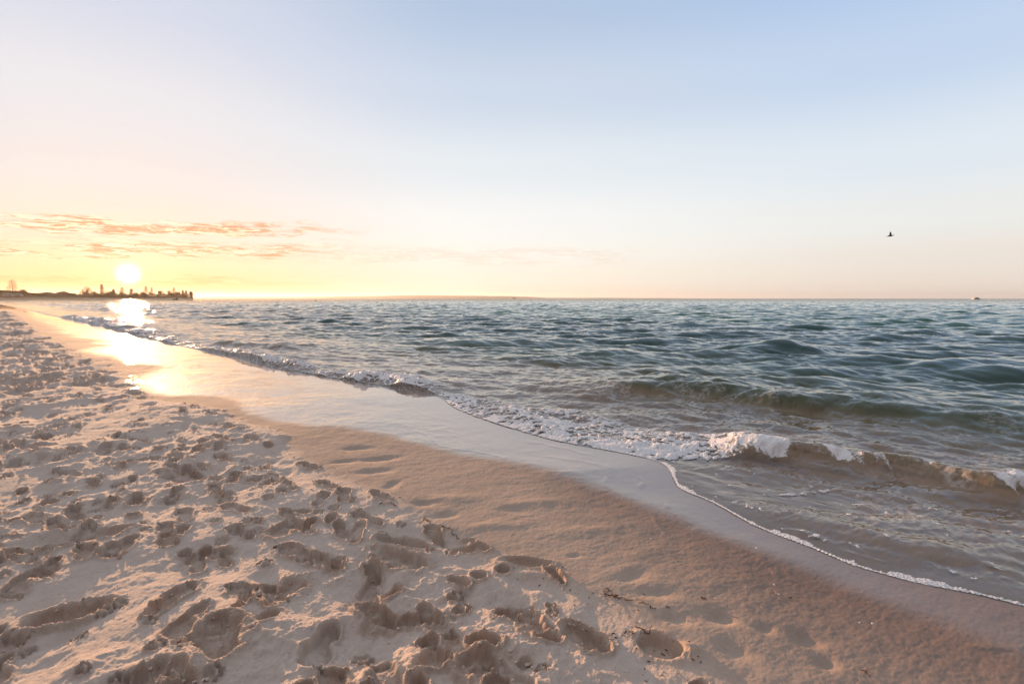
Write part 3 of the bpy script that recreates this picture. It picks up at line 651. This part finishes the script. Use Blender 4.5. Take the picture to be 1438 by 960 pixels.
# ------------------------------------------------------------------ HEADLAND, far hills
m_dune, t, out = new_mat('dune_scrub'); geo = t.node('ShaderNodeNewGeometry'); pos = geo.outputs['Position']
sp_ = t.node('ShaderNodeSeparateXYZ'); t.put(sp_.inputs[0], pos); n_ = t.noise(pos, .12, 5, .6)
hz_ = t.math('ADD', sp_.outputs[2], t.math('MULTIPLY', n_, 3.0))
b = t.node('ShaderNodeBsdfPrincipled'); t.put(b.inputs['Base Color'], t.mix(t.rng(hz_, 3.0, 4.6), (0.42, 0.29, 0.18), t.mix(t.noise(pos, .5, 4, .7), (0.08, 0.055, 0.025), (0.17, 0.11, 0.05))))
b.inputs['Roughness'].default_value = 0.95; t.l.new(b.outputs[0], out.inputs[0])
def hz(u, y): return (419 - y) / FPX * zc_at(u) + CAMH
def zc_at(u): return 720 + np.clip(u, -200, 300) * 0.55
prof_u = np.array([-220, -80, 0, 20, 28, 38, 46, 57, 63, 68, 74, 80, 86, 94, 101, 110, 120, 135, 160, 185, 215, 245, 262, 270, 274])
prof_y = np.array([405, 406, 407, 408.4, 408.6, 409, 411.4, 411.6, 411, 410, 411, 412, 409.8, 409, 411.6, 412.4, 412.6, 413.5, 414, 415, 415, 415, 415.5, 417, 420.6])
us = np.linspace(-220, 274, 700); ws = np.array([0, 4, 8, 13, 19, 26, 34, 44, 56, 70, 90]); frac = np.array([-.6, 0.10, .16, .22, .45, .72, .9, 1.0, .95, .7, -.3])
Uu, Wd = np.meshgrid(us, ws); Hh = np.interp(Uu, prof_u, hz(prof_u, prof_y)); Zc = zc_at(Uu) + Wd; XX = (Uu - 719) / FPX * Zc
ZZ = Hh * frac[:, None] + samp(T15, XX, Zc, 70.0) * 0.45 * (frac[:, None] > .3) + samp(T1, XX, Zc, 25.) * .25 * (frac[:, None] > .3)
hl = mesh_grid('headland', XX, Zc, ZZ, np.ones((len(ws) - 1, len(us) - 1), bool), [m_dune], {}); tag(hl, 'low dark dune headland at the left of the horizon', kind='structure')
def head_z(u, w_=30):
    return float(np.interp(u, prof_u, hz(prof_u, prof_y))) * float(np.interp(w_, ws, frac))
m_hill = simple_mat('hill_ground', (0.16, 0.13, 0.10), 0.95, 0.2, 0.002)
us = np.linspace(255, 1010, 300); hu = np.array([255, 300, 380, 440, 500, 560, 600, 650, 700, 740, 770, 860, 1010]); hh_ = np.array([1.0, 2.6, 2.2, 2.6, 3.4, 4.0, 4.3, 3.6, 3.2, 2.4, 1.0, .8, -.2])
ws2 = np.array([0, 400, 900, 1500, 2400]); fr2 = np.array([-.15, .6, 1, .8, -.3]); Uu, Wd = np.meshgrid(us, ws2); Zc = 11000 + Wd; XX = (Uu - 719) / FPX * Zc
ZZ = np.interp(Uu, hu, hh_) / FPX * 11900 * fr2[:, None] + (samp(T15, XX, Zc, 9000.0) * 3) * (fr2[:, None] > .5)
fhill = mesh_grid('hills', XX, Zc, ZZ, np.ones((len(ws2) - 1, len(us) - 1), bool), [m_hill], {}); tag(fhill, 'faint low hills across the bay', kind='structure')

# ------------------------------------------------------------------ trees on the headland
m_leaf = simple_mat('foliage', (0.12, 0.085, 0.035), 0.85, 0.4, 0.8); m_bark = simple_mat('bark', (0.10, 0.065, 0.04), 0.9, 0.3, 2.0)
def leafq(mb, c, s, rg):
    n = Vector((rg.gauss(0, 1), rg.gauss(0, 1), rg.gauss(0, .8))).normalized(); a = n.orthogonal().normalized(); b_ = n.cross(a)
    k = len(mb.v); s1_, s2_ = s * rg.uniform(.6, 1.2), s * rg.uniform(.4, .9); c = Vector(c)
    mb.v += [tuple(c + a * s1_), tuple(c + b_ * s2_), tuple(c - a * s1_), tuple(c - b_ * s2_)]; mb.f.append((k, k + 1, k + 2, k + 3))
def tree(u, ytop, wpx, style, label, w_=30, name='tree', seed=0):
    rg = random.Random(100 + seed); zc = zc_at(u) + w_; px = zc / FPX; x = (u - 719) / FPX * zc; zb = head_z(u, w_) - .4
    top = (419 - ytop) * px + CAMH; h = max(3.5, top - zb); r = max(.9, wpx * px * .66)
    root = empty(name, (x, zc, zb)); tag(root, label, 'tree', 'trees on the headland'); tk = MB(); cr = MB()
    if style == 'tiered':
        tk.tube([(0, 0, 0), (.1, 0, h * .5), (0, .1, h)], [.45, .3, .06], 8); nt = 11
        for i in range(nt):
            f = i / (nt - 1); z = h * (.20 + .78 * f); L = r * (1.05 - .80 * f) * rg.uniform(.75, 1.1)
            for k in range(7):
                a = k * 2 * math.pi / 7 + i * .5 + rg.uniform(-.2, .2); l = L * rg.uniform(.7, 1.05); dx_, dy_ = math.cos(a), math.sin(a)
                tk.tube([(0, 0, z), (dx_ * l * .6, dy_ * l * .6, z - .05 * l), (dx_ * l, dy_ * l, z + .12 * l)], [.09, .06, .02], 4)
                for q in range(16):
                    g = rg.uniform(.25, 1.05); leafq(cr, (dx_ * l * g + rg.gauss(0, .25), dy_ * l * g + rg.gauss(0, .25), z + .1 * l * g * g + rg.gauss(0, .12)), .38, rg)
    elif style == 'column':
        tk.tube([(0, 0, 0), (0, 0, h * .9)], [.3, .06], 8)
        for q in range(900):
            f = rg.random() ** .8; z = h * (.08 + .92 * f); w2 = r * (1.0 - .75 * f) * (1 + .3 * math.sin(f * 23 + seed)); a = rg.uniform(0, 6.28); g = math.sqrt(rg.random())
            leafq(cr, (math.cos(a) * w2 * g, math.sin(a) * w2 * g, z), .42, rg)
    else:
        tk.tube([(0, 0, 0), (.2, 0, h * .4), (.1, 0, h * .7)], [.4, .28, .1], 8); n_b = rg.randint(15, 19)
        for i in range(n_b):
            a = rg.uniform(0, 6.28); f_ = rg.random(); rr_ = r * rg.uniform(.0, .85) * (1 - .6 * f_ * f_); z = h * (.22 + .70 * f_); c_ = (math.cos(a) * rr_, math.sin(a) * rr_, z); cs = r * rg.uniform(.25, .45)
            tk.tube([(.15, 0, h * .35), (c_[0] * .6, c_[1] * .6, z * .85), c_], [.2, .12, .04], 5)
            for q in range(75):
                v_ = Vector((rg.gauss(0, 1), rg.gauss(0, 1), rg.gauss(0, .9))).normalized() * rg.random() ** .4
                leafq(cr, (c_[0] + v_.x * cs, c_[1] + v_.y * cs, min(h, c_[2] + v_.z * cs)), .40, rg)
    tk.build('trunk', m_bark, root); cr.build('crown', m_leaf, root)
tree(21, 393.5, 17, 'tiered', 'tall tiered pine standing alone at the far left of the headland', 24, 'pine_tree', 1)
tree(36, 406.5, 9, 'bush', 'low shrubby tree just right of the lone tall pine', 26, 'tree', 2)
tree(125, 402.5, 15, 'bush', 'ragged broad tree at the left end of the grove, left of the sun', 30, 'tree', 3)
tree(135.5, 409, 4, 'column', 'small thin tree right of the ragged broad tree', 30, 'tree', 4)
tree(146, 399.5, 7, 'column', 'tallest narrow tree of the grove, left of the sun', 30, 'tree', 5)
tree(155, 409, 13, 'bush', 'low rounded tree at the foot of the tallest narrow tree', 26, 'tree', 6)
tree(162, 406, 6, 'column', 'slim tree between the tallest narrow tree and the sun', 34, 'tree', 7)
tree(174, 403.5, 9, 'tiered', 'conical pine just left below the sun', 30, 'pine_tree', 8)
tree(187, 405.5, 8, 'column', 'narrow tree just right below the sun', 30, 'tree', 9)
tree(193, 411, 7, 'bush', 'small bush-like tree right of the narrow tree under the sun', 26, 'tree', 10)
tree(203, 410, 8, 'bush', 'low tree left of the two sparse pines', 28, 'tree', 11)
tree(207.5, 402, 8, 'tiered', 'left of the two sparse tiered pines in the middle of the grove', 34, 'pine_tree', 12)
tree(215.5, 404, 6, 'tiered', 'right of the two sparse tiered pines in the middle of the grove', 32, 'pine_tree', 13)
tree(228, 408.5, 11, 'bush', 'spreading tree left of the dense clump near the tip', 28, 'tree', 14)
tree(241, 408, 10, 'bush', 'dense tree at the left side of the clump above the small dark boat', 28, 'tree', 15)
tree(246.5, 404, 7, 'tiered', 'pointed pine rising from the dense clump above the small dark boat', 32, 'pine_tree', 16)
tree(252, 409, 9, 'bush', 'dense tree at the right side of the clump above the small dark boat', 28, 'tree', 17)
tree(259, 407.5, 5, 'column', 'left of the two narrow upright trees near the headland tip', 30, 'tree', 18)
tree(263.5, 408, 5, 'column', 'right of the two narrow upright trees near the headland tip', 30, 'tree', 19)
tree(270, 409, 7, 'bush', 'last tree at the right tip of the headland', 28, 'tree', 20)
# scrub between the trees
mb = MB(); rg = random.Random(5)
for q in range(24000):
    u = rg.choice([rg.uniform(118, 273), rg.uniform(-60, 110)]); w_ = rg.uniform(20, 46); z = head_z(u, w_); zc = zc_at(u) + w_
    hmx = (4.2 + 2.4 * math.sin(u * .7) * math.sin(u * .23)) if u > 118 else .7
    leafq(mb, ((u - 719) / FPX * zc, zc, z + rg.random() * max(.3, hmx)), .5, rg)
tag(mb.build('scrub', m_leaf), 'dense coastal scrub covering the headland between the trees', kind='stuff')

# houses beneath the lone pine
m_wall = simple_mat('render_wall', (0.62, 0.56, 0.50), 0.8, 0.08, 1.0); m_roof = simple_mat('roof_metal', (0.22, 0.16, 0.13), 0.5, 0.2, 1.0); m_glass = simple_mat('window_glass', (0.04, 0.05, 0.06), 0.1, 0.1, 1.0)
def house(u, w_, wid, dep_, ht, label):
    zc = zc_at(u) + w_; root = empty('house', ((u - 719) / FPX * zc, zc, head_z(u, w_) - .3), .12); tag(root, label, 'house', 'houses on the dunes')
    a = MB(); a.box((0, 0, ht / 2), (wid, dep_, ht)); a.build('wall', m_wall, root)
    r_ = MB(); ov = .5; x0, x1, y0, y1, hr = -wid / 2 - ov, wid / 2 + ov, -dep_ / 2 - ov, dep_ / 2 + ov, 1.5; z0 = ht + .003
    r_.add([(x0, y0, z0), (x1, y0, z0), (x1, y1, z0), (x0, y1, z0), (x0 + 1.5, 0, z0 + hr), (x1 - 1.5, 0, z0 + hr)], [(3, 2, 1, 0), (0, 1, 5, 4), (1, 2, 5), (2, 3, 4, 5), (3, 0, 4)]); r_.build('roof', m_roof, root)
    for k in range(3):
        q_ = MB(); q_.box((-wid * .3 + k * wid * .3, -dep_ / 2 - .03, ht * .55), (1.3, .08, 1.2)); q_.build('window', m_glass, root)
house(15, 17, 12, 7, 3.0, 'pale low beach house at the left foot of the lone tall pine')
house(29, 18, 8, 6, 2.8, 'small pale beach house right of the lone tall pine trunk')

# ------------------------------------------------------------------ vessels and markers
m_white = simple_mat('hull_white', (0.80, 0.78, 0.75), 0.35, 0.04, 1.0); m_red = simple_mat('hull_red', (0.55, 0.12, 0.07), 0.4, 0.1, 1.0); m_dark = simple_mat('dark_paint', (0.035, 0.025, 0.02), 0.5, 0.2, 2.0)
def hull_mb(L, B_, H_, sheer=.25, n=14):
    mb = MB(); vs = []; fs = []
    for i in range(n + 1):
        f = i / n; x = (f - .5) * L; hw = B_ / 2 * (min(1, (1 - f) * 2.6) ** .6 if f > .5 else 1 - .12 * (1 - f * 2)); hw = max(hw, .02); zt = H_ * (1 + sheer * f ** 3)
        vs += [(x, -hw, zt), (x, -hw * .75, 0), (x, 0, -.25 * H_), (x, hw * .75, 0), (x, hw, zt)]
    for i in range(n):
        for k in range(4): a_ = i * 5 + k; fs.append((a_, a_ + 5, a_ + 6, a_ + 1))
        fs.append((i * 5 + 4, i * 5 + 9, i * 5 + 5, i * 5))
    fs += [(0, 1, 2, 3, 4), tuple(n * 5 + k for k in (4, 3, 2, 1, 0))]; mb.add(vs, fs); return mb
# white ferry
x, y = far(1369, 960); f = empty('motor_boat', (x, y, WL), 0.1); tag(f, 'white motor boat with a low orange-red topped cabin on the right horizon', 'boat')
hull_mb(16.5, 4.6, 1.5).build('hull', m_white, f); q_ = MB(); q_.box((-.8, 0, 2.3), (8.5, 3.4, 1.5), .92); q_.build('cabin', m_white, f)
q_ = MB(); q_.box((-.8, 0, 3.25), (7.2, 3.2, .35), .9); q_.build('cabin_roof', m_red, f); q_ = MB(); q_.box((-.8, 0, 2.45), (8.56, 3.46, .5), .98); q_.build('window_band', m_dark, f)
q_ = MB(); q_.tube([(-1, 0, 3.4), (-1, 0, 5.0)], .06, 6); q_.build('mast', m_white, f)
# small dark boat off the headland
x, y = far(248.3, 500); f = empty('dinghy', (x, y, WL), 0.2); tag(f, 'small dark boat moored off the tip of the wooded headland', 'boat')
hull_mb(4.6, 1.9, .8).build('hull', m_dark, f); q_ = MB(); q_.box((1.0, 0, 1.3), (1.3, 1.3, 1.3), .7); q_.build('cabin', m_dark, f); q_ = MB(); q_.box((-1.3, 0, 1.0), (.8, .7, .9), .6); q_.build('outboard_motor', m_dark, f)
# ship far off at the end of the low hills
x, y = far(722, 3200); f = empty('ship', (x, y, WL), -.3); tag(f, 'tiny dark ship on the middle of the horizon', 'ship')
hull_mb(17, 5, 3.2).build('hull', m_dark, f); q_ = MB(); q_.box((-3, 0, 5.2), (6, 4, 4), .85); q_.build('wheelhouse', m_dark, f); q_ = MB(); q_.tube([(-3, 0, 7), (-3, 0, 10)], .15, 6); q_.build('mast', m_dark, f)
# channel marker
x, y = far(444, 262); f = empty('buoy', (x, y, WL)); tag(f, 'small dark marker buoy floating left of the middle', 'buoy')
q_ = MB(); q_.tube([(0, 0, -.2), (0, 0, .1), (0, 0, .45), (0, 0, .6)], [.36, .42, .34, .1], 12); q_.build('float', m_dark, f); q_ = MB(); q_.tube([(0, 0, .6), (0, 0, 1.15)], .05, 6); q_.add([(-.2, 0, 1.1), (.2, 0, 1.1), (0, .2, 1.1), (0, -.2, 1.1), (0, 0, 1.4)], [(0, 3, 4), (3, 1, 4), (1, 2, 4), (2, 0, 4), (0, 2, 1, 3)]); q_.build('topmark', m_dark, f)

# ------------------------------------------------------------------ bird
m_bird = simple_mat('bird_plumage', (0.035, 0.032, 0.03), 0.8, 0.3, 12.0)
dv = Vector(ray(1250.5, 331.5)); bp_ = Vector((0, 0, CAMH)) + dv * 42.0
mb = MB(); mb.tube([(-.34, 0, .0), (-.22, 0, .01), (-.12, 0, .02), (0, 0, .03), (.12, 0, .035), (.2, 0, .05), (.25, 0, .065), (.29, 0, .06), (.35, 0, .045)], [.012, .035, .062, .075, .062, .036, .036, .024, .004], 12)
def wing(side, up, fwd, span, chord, droop):
    n = 9; vs = []; 
    for i in range(n + 1):
        f_ = i / n; y_ = side * (.05 + span * (f_ - .18 * f_ * f_) * math.cos(up)); z_ = .05 + span * f_ * math.sin(up) - droop * f_ ** 2; x_ = fwd * f_ + .05; c_ = chord * (1 - .15 * f_ - .75 * f_ ** 4); tk_ = .012 * (1 - f_) + .002
        vs += [(x_ + c_ * .45, y_, z_), (x_, y_, z_ + tk_), (x_ - c_ * .55, y_, z_ - .01), (x_, y_, z_ - tk_)]
    fs = []
    for i in range(n):
        for k in range(4): a_ = i * 4 + k; b_ = i * 4 + (k + 1) % 4; fs.append((a_, b_, b_ + 4, a_ + 4))
    fs += [(0, 1, 2, 3)[::-1], tuple(n * 4 + k for k in range(4))]; mb.add(vs, fs)
wing(1, R(68), .05, .46, .20, .02); wing(-1, R(14), -.55, .42, .17, .10)
vs = [(-.28, -.03, .0), (-.28, .03, .0), (-.46, .07, -.005), (-.46, -.07, -.005), (-.28, -.03, .012), (-.28, .03, .012), (-.46, .07, .0), (-.46, -.07, .0)]
mb.add(vs, [(3, 2, 1, 0), (4, 5, 6, 7), (0, 1, 5, 4), (1, 2, 6, 5), (2, 3, 7, 6), (3, 0, 4, 7)])
bo = mb.build('bird', m_bird, None, True); bo.scale = (.82, .82, .82); bo.location = bp_; bo.rotation_euler = (0, R(-4), R(-10)); tag(bo, 'dark bird flying to the right with its wings raised, alone in the sky', 'bird')

# ------------------------------------------------------------------ seaweed, shells, twig and crumbs of sand
m_weed = simple_mat('dried_seaweed', (0.075, 0.030, 0.020), 0.6, 0.4, 60.0); m_shell = simple_mat('shell', (0.80, 0.74, 0.68), 0.4, 0.08, 80.0); m_twig = simple_mat('twig', (0.30, 0.20, 0.14), 0.8, 0.3, 60.0)
def strand(pxs, rad, label, mat=m_weed, name='seaweed_strand', cat='seaweed', group='scraps of seaweed on the sand', jit=.006, branch=True, seed=0):
    rg = random.Random(seed + 40); P_ = [G(u, v) for u, v in pxs]; P_ = catmull([P_[0]] + P_[1:], 5) if len(P_) > 2 else np.array([np.array(P_[0]) * (1 - k / 7) + np.array(P_[1]) * k / 7 for k in range(8)])
    c0 = P_[len(P_) // 2]; zb = sand_at(*c0); pts = []
    for p_ in P_:
        x_, y_ = p_[0] + rg.gauss(0, jit), p_[1] + rg.gauss(0, jit); pts.append((x_ - c0[0], y_ - c0[1], sand_at(x_, y_) - zb + rad * .7 + abs(rg.gauss(0, rad * .8))))
    mb = MB(); rad *= .6; mb.tube(pts, [rad * rg.uniform(.5, 1.2) for _ in pts], 6, .7)
    if branch:
        for k in range(max(2, len(pts) // 3)):
            a = Vector(rg.choice(pts)); dd = Vector((rg.gauss(0, .02), rg.gauss(0, .02), rad)); mb.tube([a, a + dd * .5, a + dd], [rad * .6, rad * .5, rad * .2], 5)
    o = mb.build(name, mat, None, True); o.location = (c0[0], c0[1], zb); tag(o, label, cat, group); return o
strand([(846, 832), (856, 835), (866, 838), (876, 840), (886, 843)], .0045, 'longest dark seaweed strand, lying where dry and damp sand meet', seed=1)
strand([(849, 826), (857, 829)], .004, 'short seaweed scrap just above the longest strand', seed=2)
strand([(898, 840), (904, 846), (913, 850), (921, 853)], .003, 'crumbly line of seaweed bits right of the longest strand', seed=3)
strand([(894, 878), (902, 883), (912, 885)], .0042, 'curled reddish seaweed at the upper lip of the deep right-hand footprint', seed=4)
strand([(883, 882), (890, 888)], .0035, 'small seaweed tuft left of the curled reddish piece', seed=5)
strand([(620, 737), (630, 742), (638, 747), (645, 751)], .005, 'dark seaweed strand above the cluster of dog prints', seed=6)
strand([(588, 733), (598, 727), (604, 733)], .005, 'hooked seaweed clump at the edge of the old smooth footprint', seed=7)
strand([(548, 706), (556, 711)], .004, 'small dark seaweed scrap up the beach beside the tide line', seed=8)
strand([(1207, 928), (1222, 934)], .003, 'thin dark seaweed sliver near the bottom right', seed=9)
strand([(1108, 821), (1113, 823)], .005, 'dark seaweed bead right of the white-tipped twig', jit=.001, branch=False, seed=10)
strand([(983, 832), (990, 835)], .005, 'dark seaweed knot on the ridge of damp sand', jit=.002, seed=11)
strand([(935, 849), (941, 851)], .0035, 'tiny seaweed speck below the ridge of damp sand', jit=.001, branch=False, seed=12)
tw = strand([(1088, 811), (1092, 818), (1096, 826)], .0022, 'thin pale twig with white tips lying on the damp sand', m_twig, 'twig', 'twig', None, .001, False, 13)
def shell(u, v, s, label, seed, parent=None, lift=0.0):
    rg = random.Random(seed); x_, y_ = G(u, v, -.03); mb = MB(); n = 12; vs = [(0, 0, s * .45)]; fs = []
    for i, (rr_, zz_) in enumerate(((.45, .38), (.8, .22), (1.0, 0), (.9, -.06))):
        for k in range(n):
            a = 2 * math.pi * k / n; fl = 1 + .08 * (k % 2) - .18 * (math.cos(a) < -.6); vs.append((math.cos(a) * s * rr_ * fl, math.sin(a) * s * rr_ * .8 * fl, s * zz_))
    for k in range(n): fs.append((0, 1 + k, 1 + (k + 1) % n))
    for i in range(3):
        for k in range(n): a_ = 1 + i * n + k; b_ = 1 + i * n + (k + 1) % n; fs.append((a_, a_ + n, b_ + n, b_))
    fs.append(tuple(1 + 3 * n + k for k in range(n))[::-1]); mb.add(vs, fs)
    if parent: o = mb.build('white_tip', m_shell, parent); o.location = (x_ - parent.location.x, y_ - parent.location.y, sand_at(x_, y_) + .003 - parent.location.z)
    else: o = mb.build('shell', m_shell); o.location = (x_, y_, sand_at(x_, y_) + .001); tag(o, label, 'shell', 'tiny shells on the damp sand')
    o.rotation_euler = (rg.uniform(-.3, .3), rg.uniform(-.3, .3), rg.uniform(0, 6)); return o
shell(1087.5, 810, .006, '', 1, tw); shell(1094, 825, .007, '', 2, tw)
for i, (u, v, s_, lb) in enumerate([(1063, 752, .006, 'tiny white shell close below the swash edge'), (1208, 861, .0045, 'left of two tiny white shells on the grey wet sand at lower right'), (1226, 861, .0055, 'right of two tiny white shells on the grey wet sand at lower right'),
        (914, 749, .005, 'tiny pale shell alone in the middle of the smooth damp sand'), (868, 823, .0045, 'tiny white shell above the longest seaweed strand'), (1004, 839, .004, 'tiny white shell right of the dark seaweed knot'), (1048, 817, .0035, 'tiny shell left of the white-tipped twig'), (899, 881, .006, 'white shell beside the curled reddish seaweed')]):
    shell(u, v, s_, lb, 20 + i)

mb = MB(); rg = random.Random(91)
for q in range(230):
    k = rg.randrange(12, len(DRY) - 6); a_, b_ = DRY[k], DRY[k + 1]; f_ = rg.random(); x_ = a_[0] * (1 - f_) + b_[0] * f_ + rg.gauss(0, .07); y_ = a_[1] * (1 - f_) + b_[1] * f_ + rg.gauss(0, .07)
    if math.hypot(x_, y_) < .9 or math.hypot(x_, y_) > 9: continue
    if math.sin(x_ * 5.1) + math.sin(y_ * 3.7) < -.2: continue
    z_ = sand_at(x_, y_) + .001; s_ = .0010 * math.exp(rg.random() * 1.2); a_ = rg.uniform(0, 3.1); L_ = s_ * rg.uniform(1, 5)
    mb.tube([(x_ - math.cos(a_) * L_, y_ - math.sin(a_) * L_, z_), (x_, y_, z_ + s_ * .6), (x_ + math.cos(a_) * L_, y_ + math.sin(a_) * L_, z_)], [s_ * .5, s_, s_ * .4], 5)
tag(mb.build('seaweed_debris', m_weed), 'fine crumbs of dried seaweed strewn along the tide line', kind='stuff')
# crumbs of sand kicked out of the prints
m_clod = simple_mat('sand_crumb', (0.56, 0.43, 0.33), 0.95, 0.2, 90.0, 0.4)
vs, fs = [], []; rg = random.Random(77); base_v = [Vector(v_).normalized() for v_ in [(-1, 1.618, 0), (1, 1.618, 0), (-1, -1.618, 0), (1, -1.618, 0), (0, -1, 1.618), (0, 1, 1.618), (0, -1, -1.618), (0, 1, -1.618), (1.618, 0, -1), (1.618, 0, 1), (-1.618, 0, -1), (-1.618, 0, 1)]]
base_f = [(0, 11, 5), (0, 5, 1), (0, 1, 7), (0, 7, 10), (0, 10, 11), (1, 5, 9), (5, 11, 4), (11, 10, 2), (10, 7, 6), (7, 1, 8), (3, 9, 4), (3, 4, 2), (3, 2, 6), (3, 6, 8), (3, 8, 9), (4, 9, 5), (2, 4, 11), (6, 2, 10), (8, 6, 7), (9, 8, 1)]
made = 0
while made < 5200:
    r_ = 1.05 + 4.5 * rg.random() ** 1.5; a_ = R(rg.uniform(-52, 26)); i = min(nR - 1, np.searchsorted(r_all, r_)); j = np.searchsorted(th0, a_)
    if damp_dist[i, j] < .25 + .5 * rg.random() and rg.random() > .04: continue
    if dry[i, j] < .5: continue
    s_ = .0016 * math.exp(rg.random() ** 2.2 * 1.75); x_, y_ = r_ * math.sin(a_), r_ * math.cos(a_); z_ = float(sandZ[i, j]) + s_ * .2; o_ = len(vs); st = (rg.uniform(.7, 1.4), rg.uniform(.7, 1.4), rg.uniform(.5, .9))
    for v_ in base_v: k = s_ * rg.uniform(.5, 1.3); vs.append((x_ + v_.x * k * st[0], y_ + v_.y * k * st[1], z_ + v_.z * k * st[2]))
    fs += [tuple(q + o_ for q in f_) for f_ in base_f]; made += 1
me = bpy.data.meshes.new('sand_crumbs'); me.from_pydata(vs, [], fs); me.update(); me.materials.append(m_clod); o = bpy.data.objects.new('sand_crumbs', me); C.objects.link(o)
tag(o, 'crumbs of sand kicked up around the footprints', kind='stuff')

# ------------------------------------------------------------------ the air over the bay
m, t, out = new_mat('haze_air'); pv = t.node('ShaderNodeVolumePrincipled'); pv.inputs['Density'].default_value = 3.2e-5; pv.inputs['Color'].default_value = (0.95, 0.92, 0.90, 1); pv.inputs['Anisotropy'].default_value = 0.58
t.l.new(pv.outputs[0], out.inputs['Volume'])
q_ = MB(); q_.box((0, 0, 72), (44000, 44000, 156)); hzo = q_.build('haze', m); tag(hzo, 'thin warm sea haze', kind='stuff')
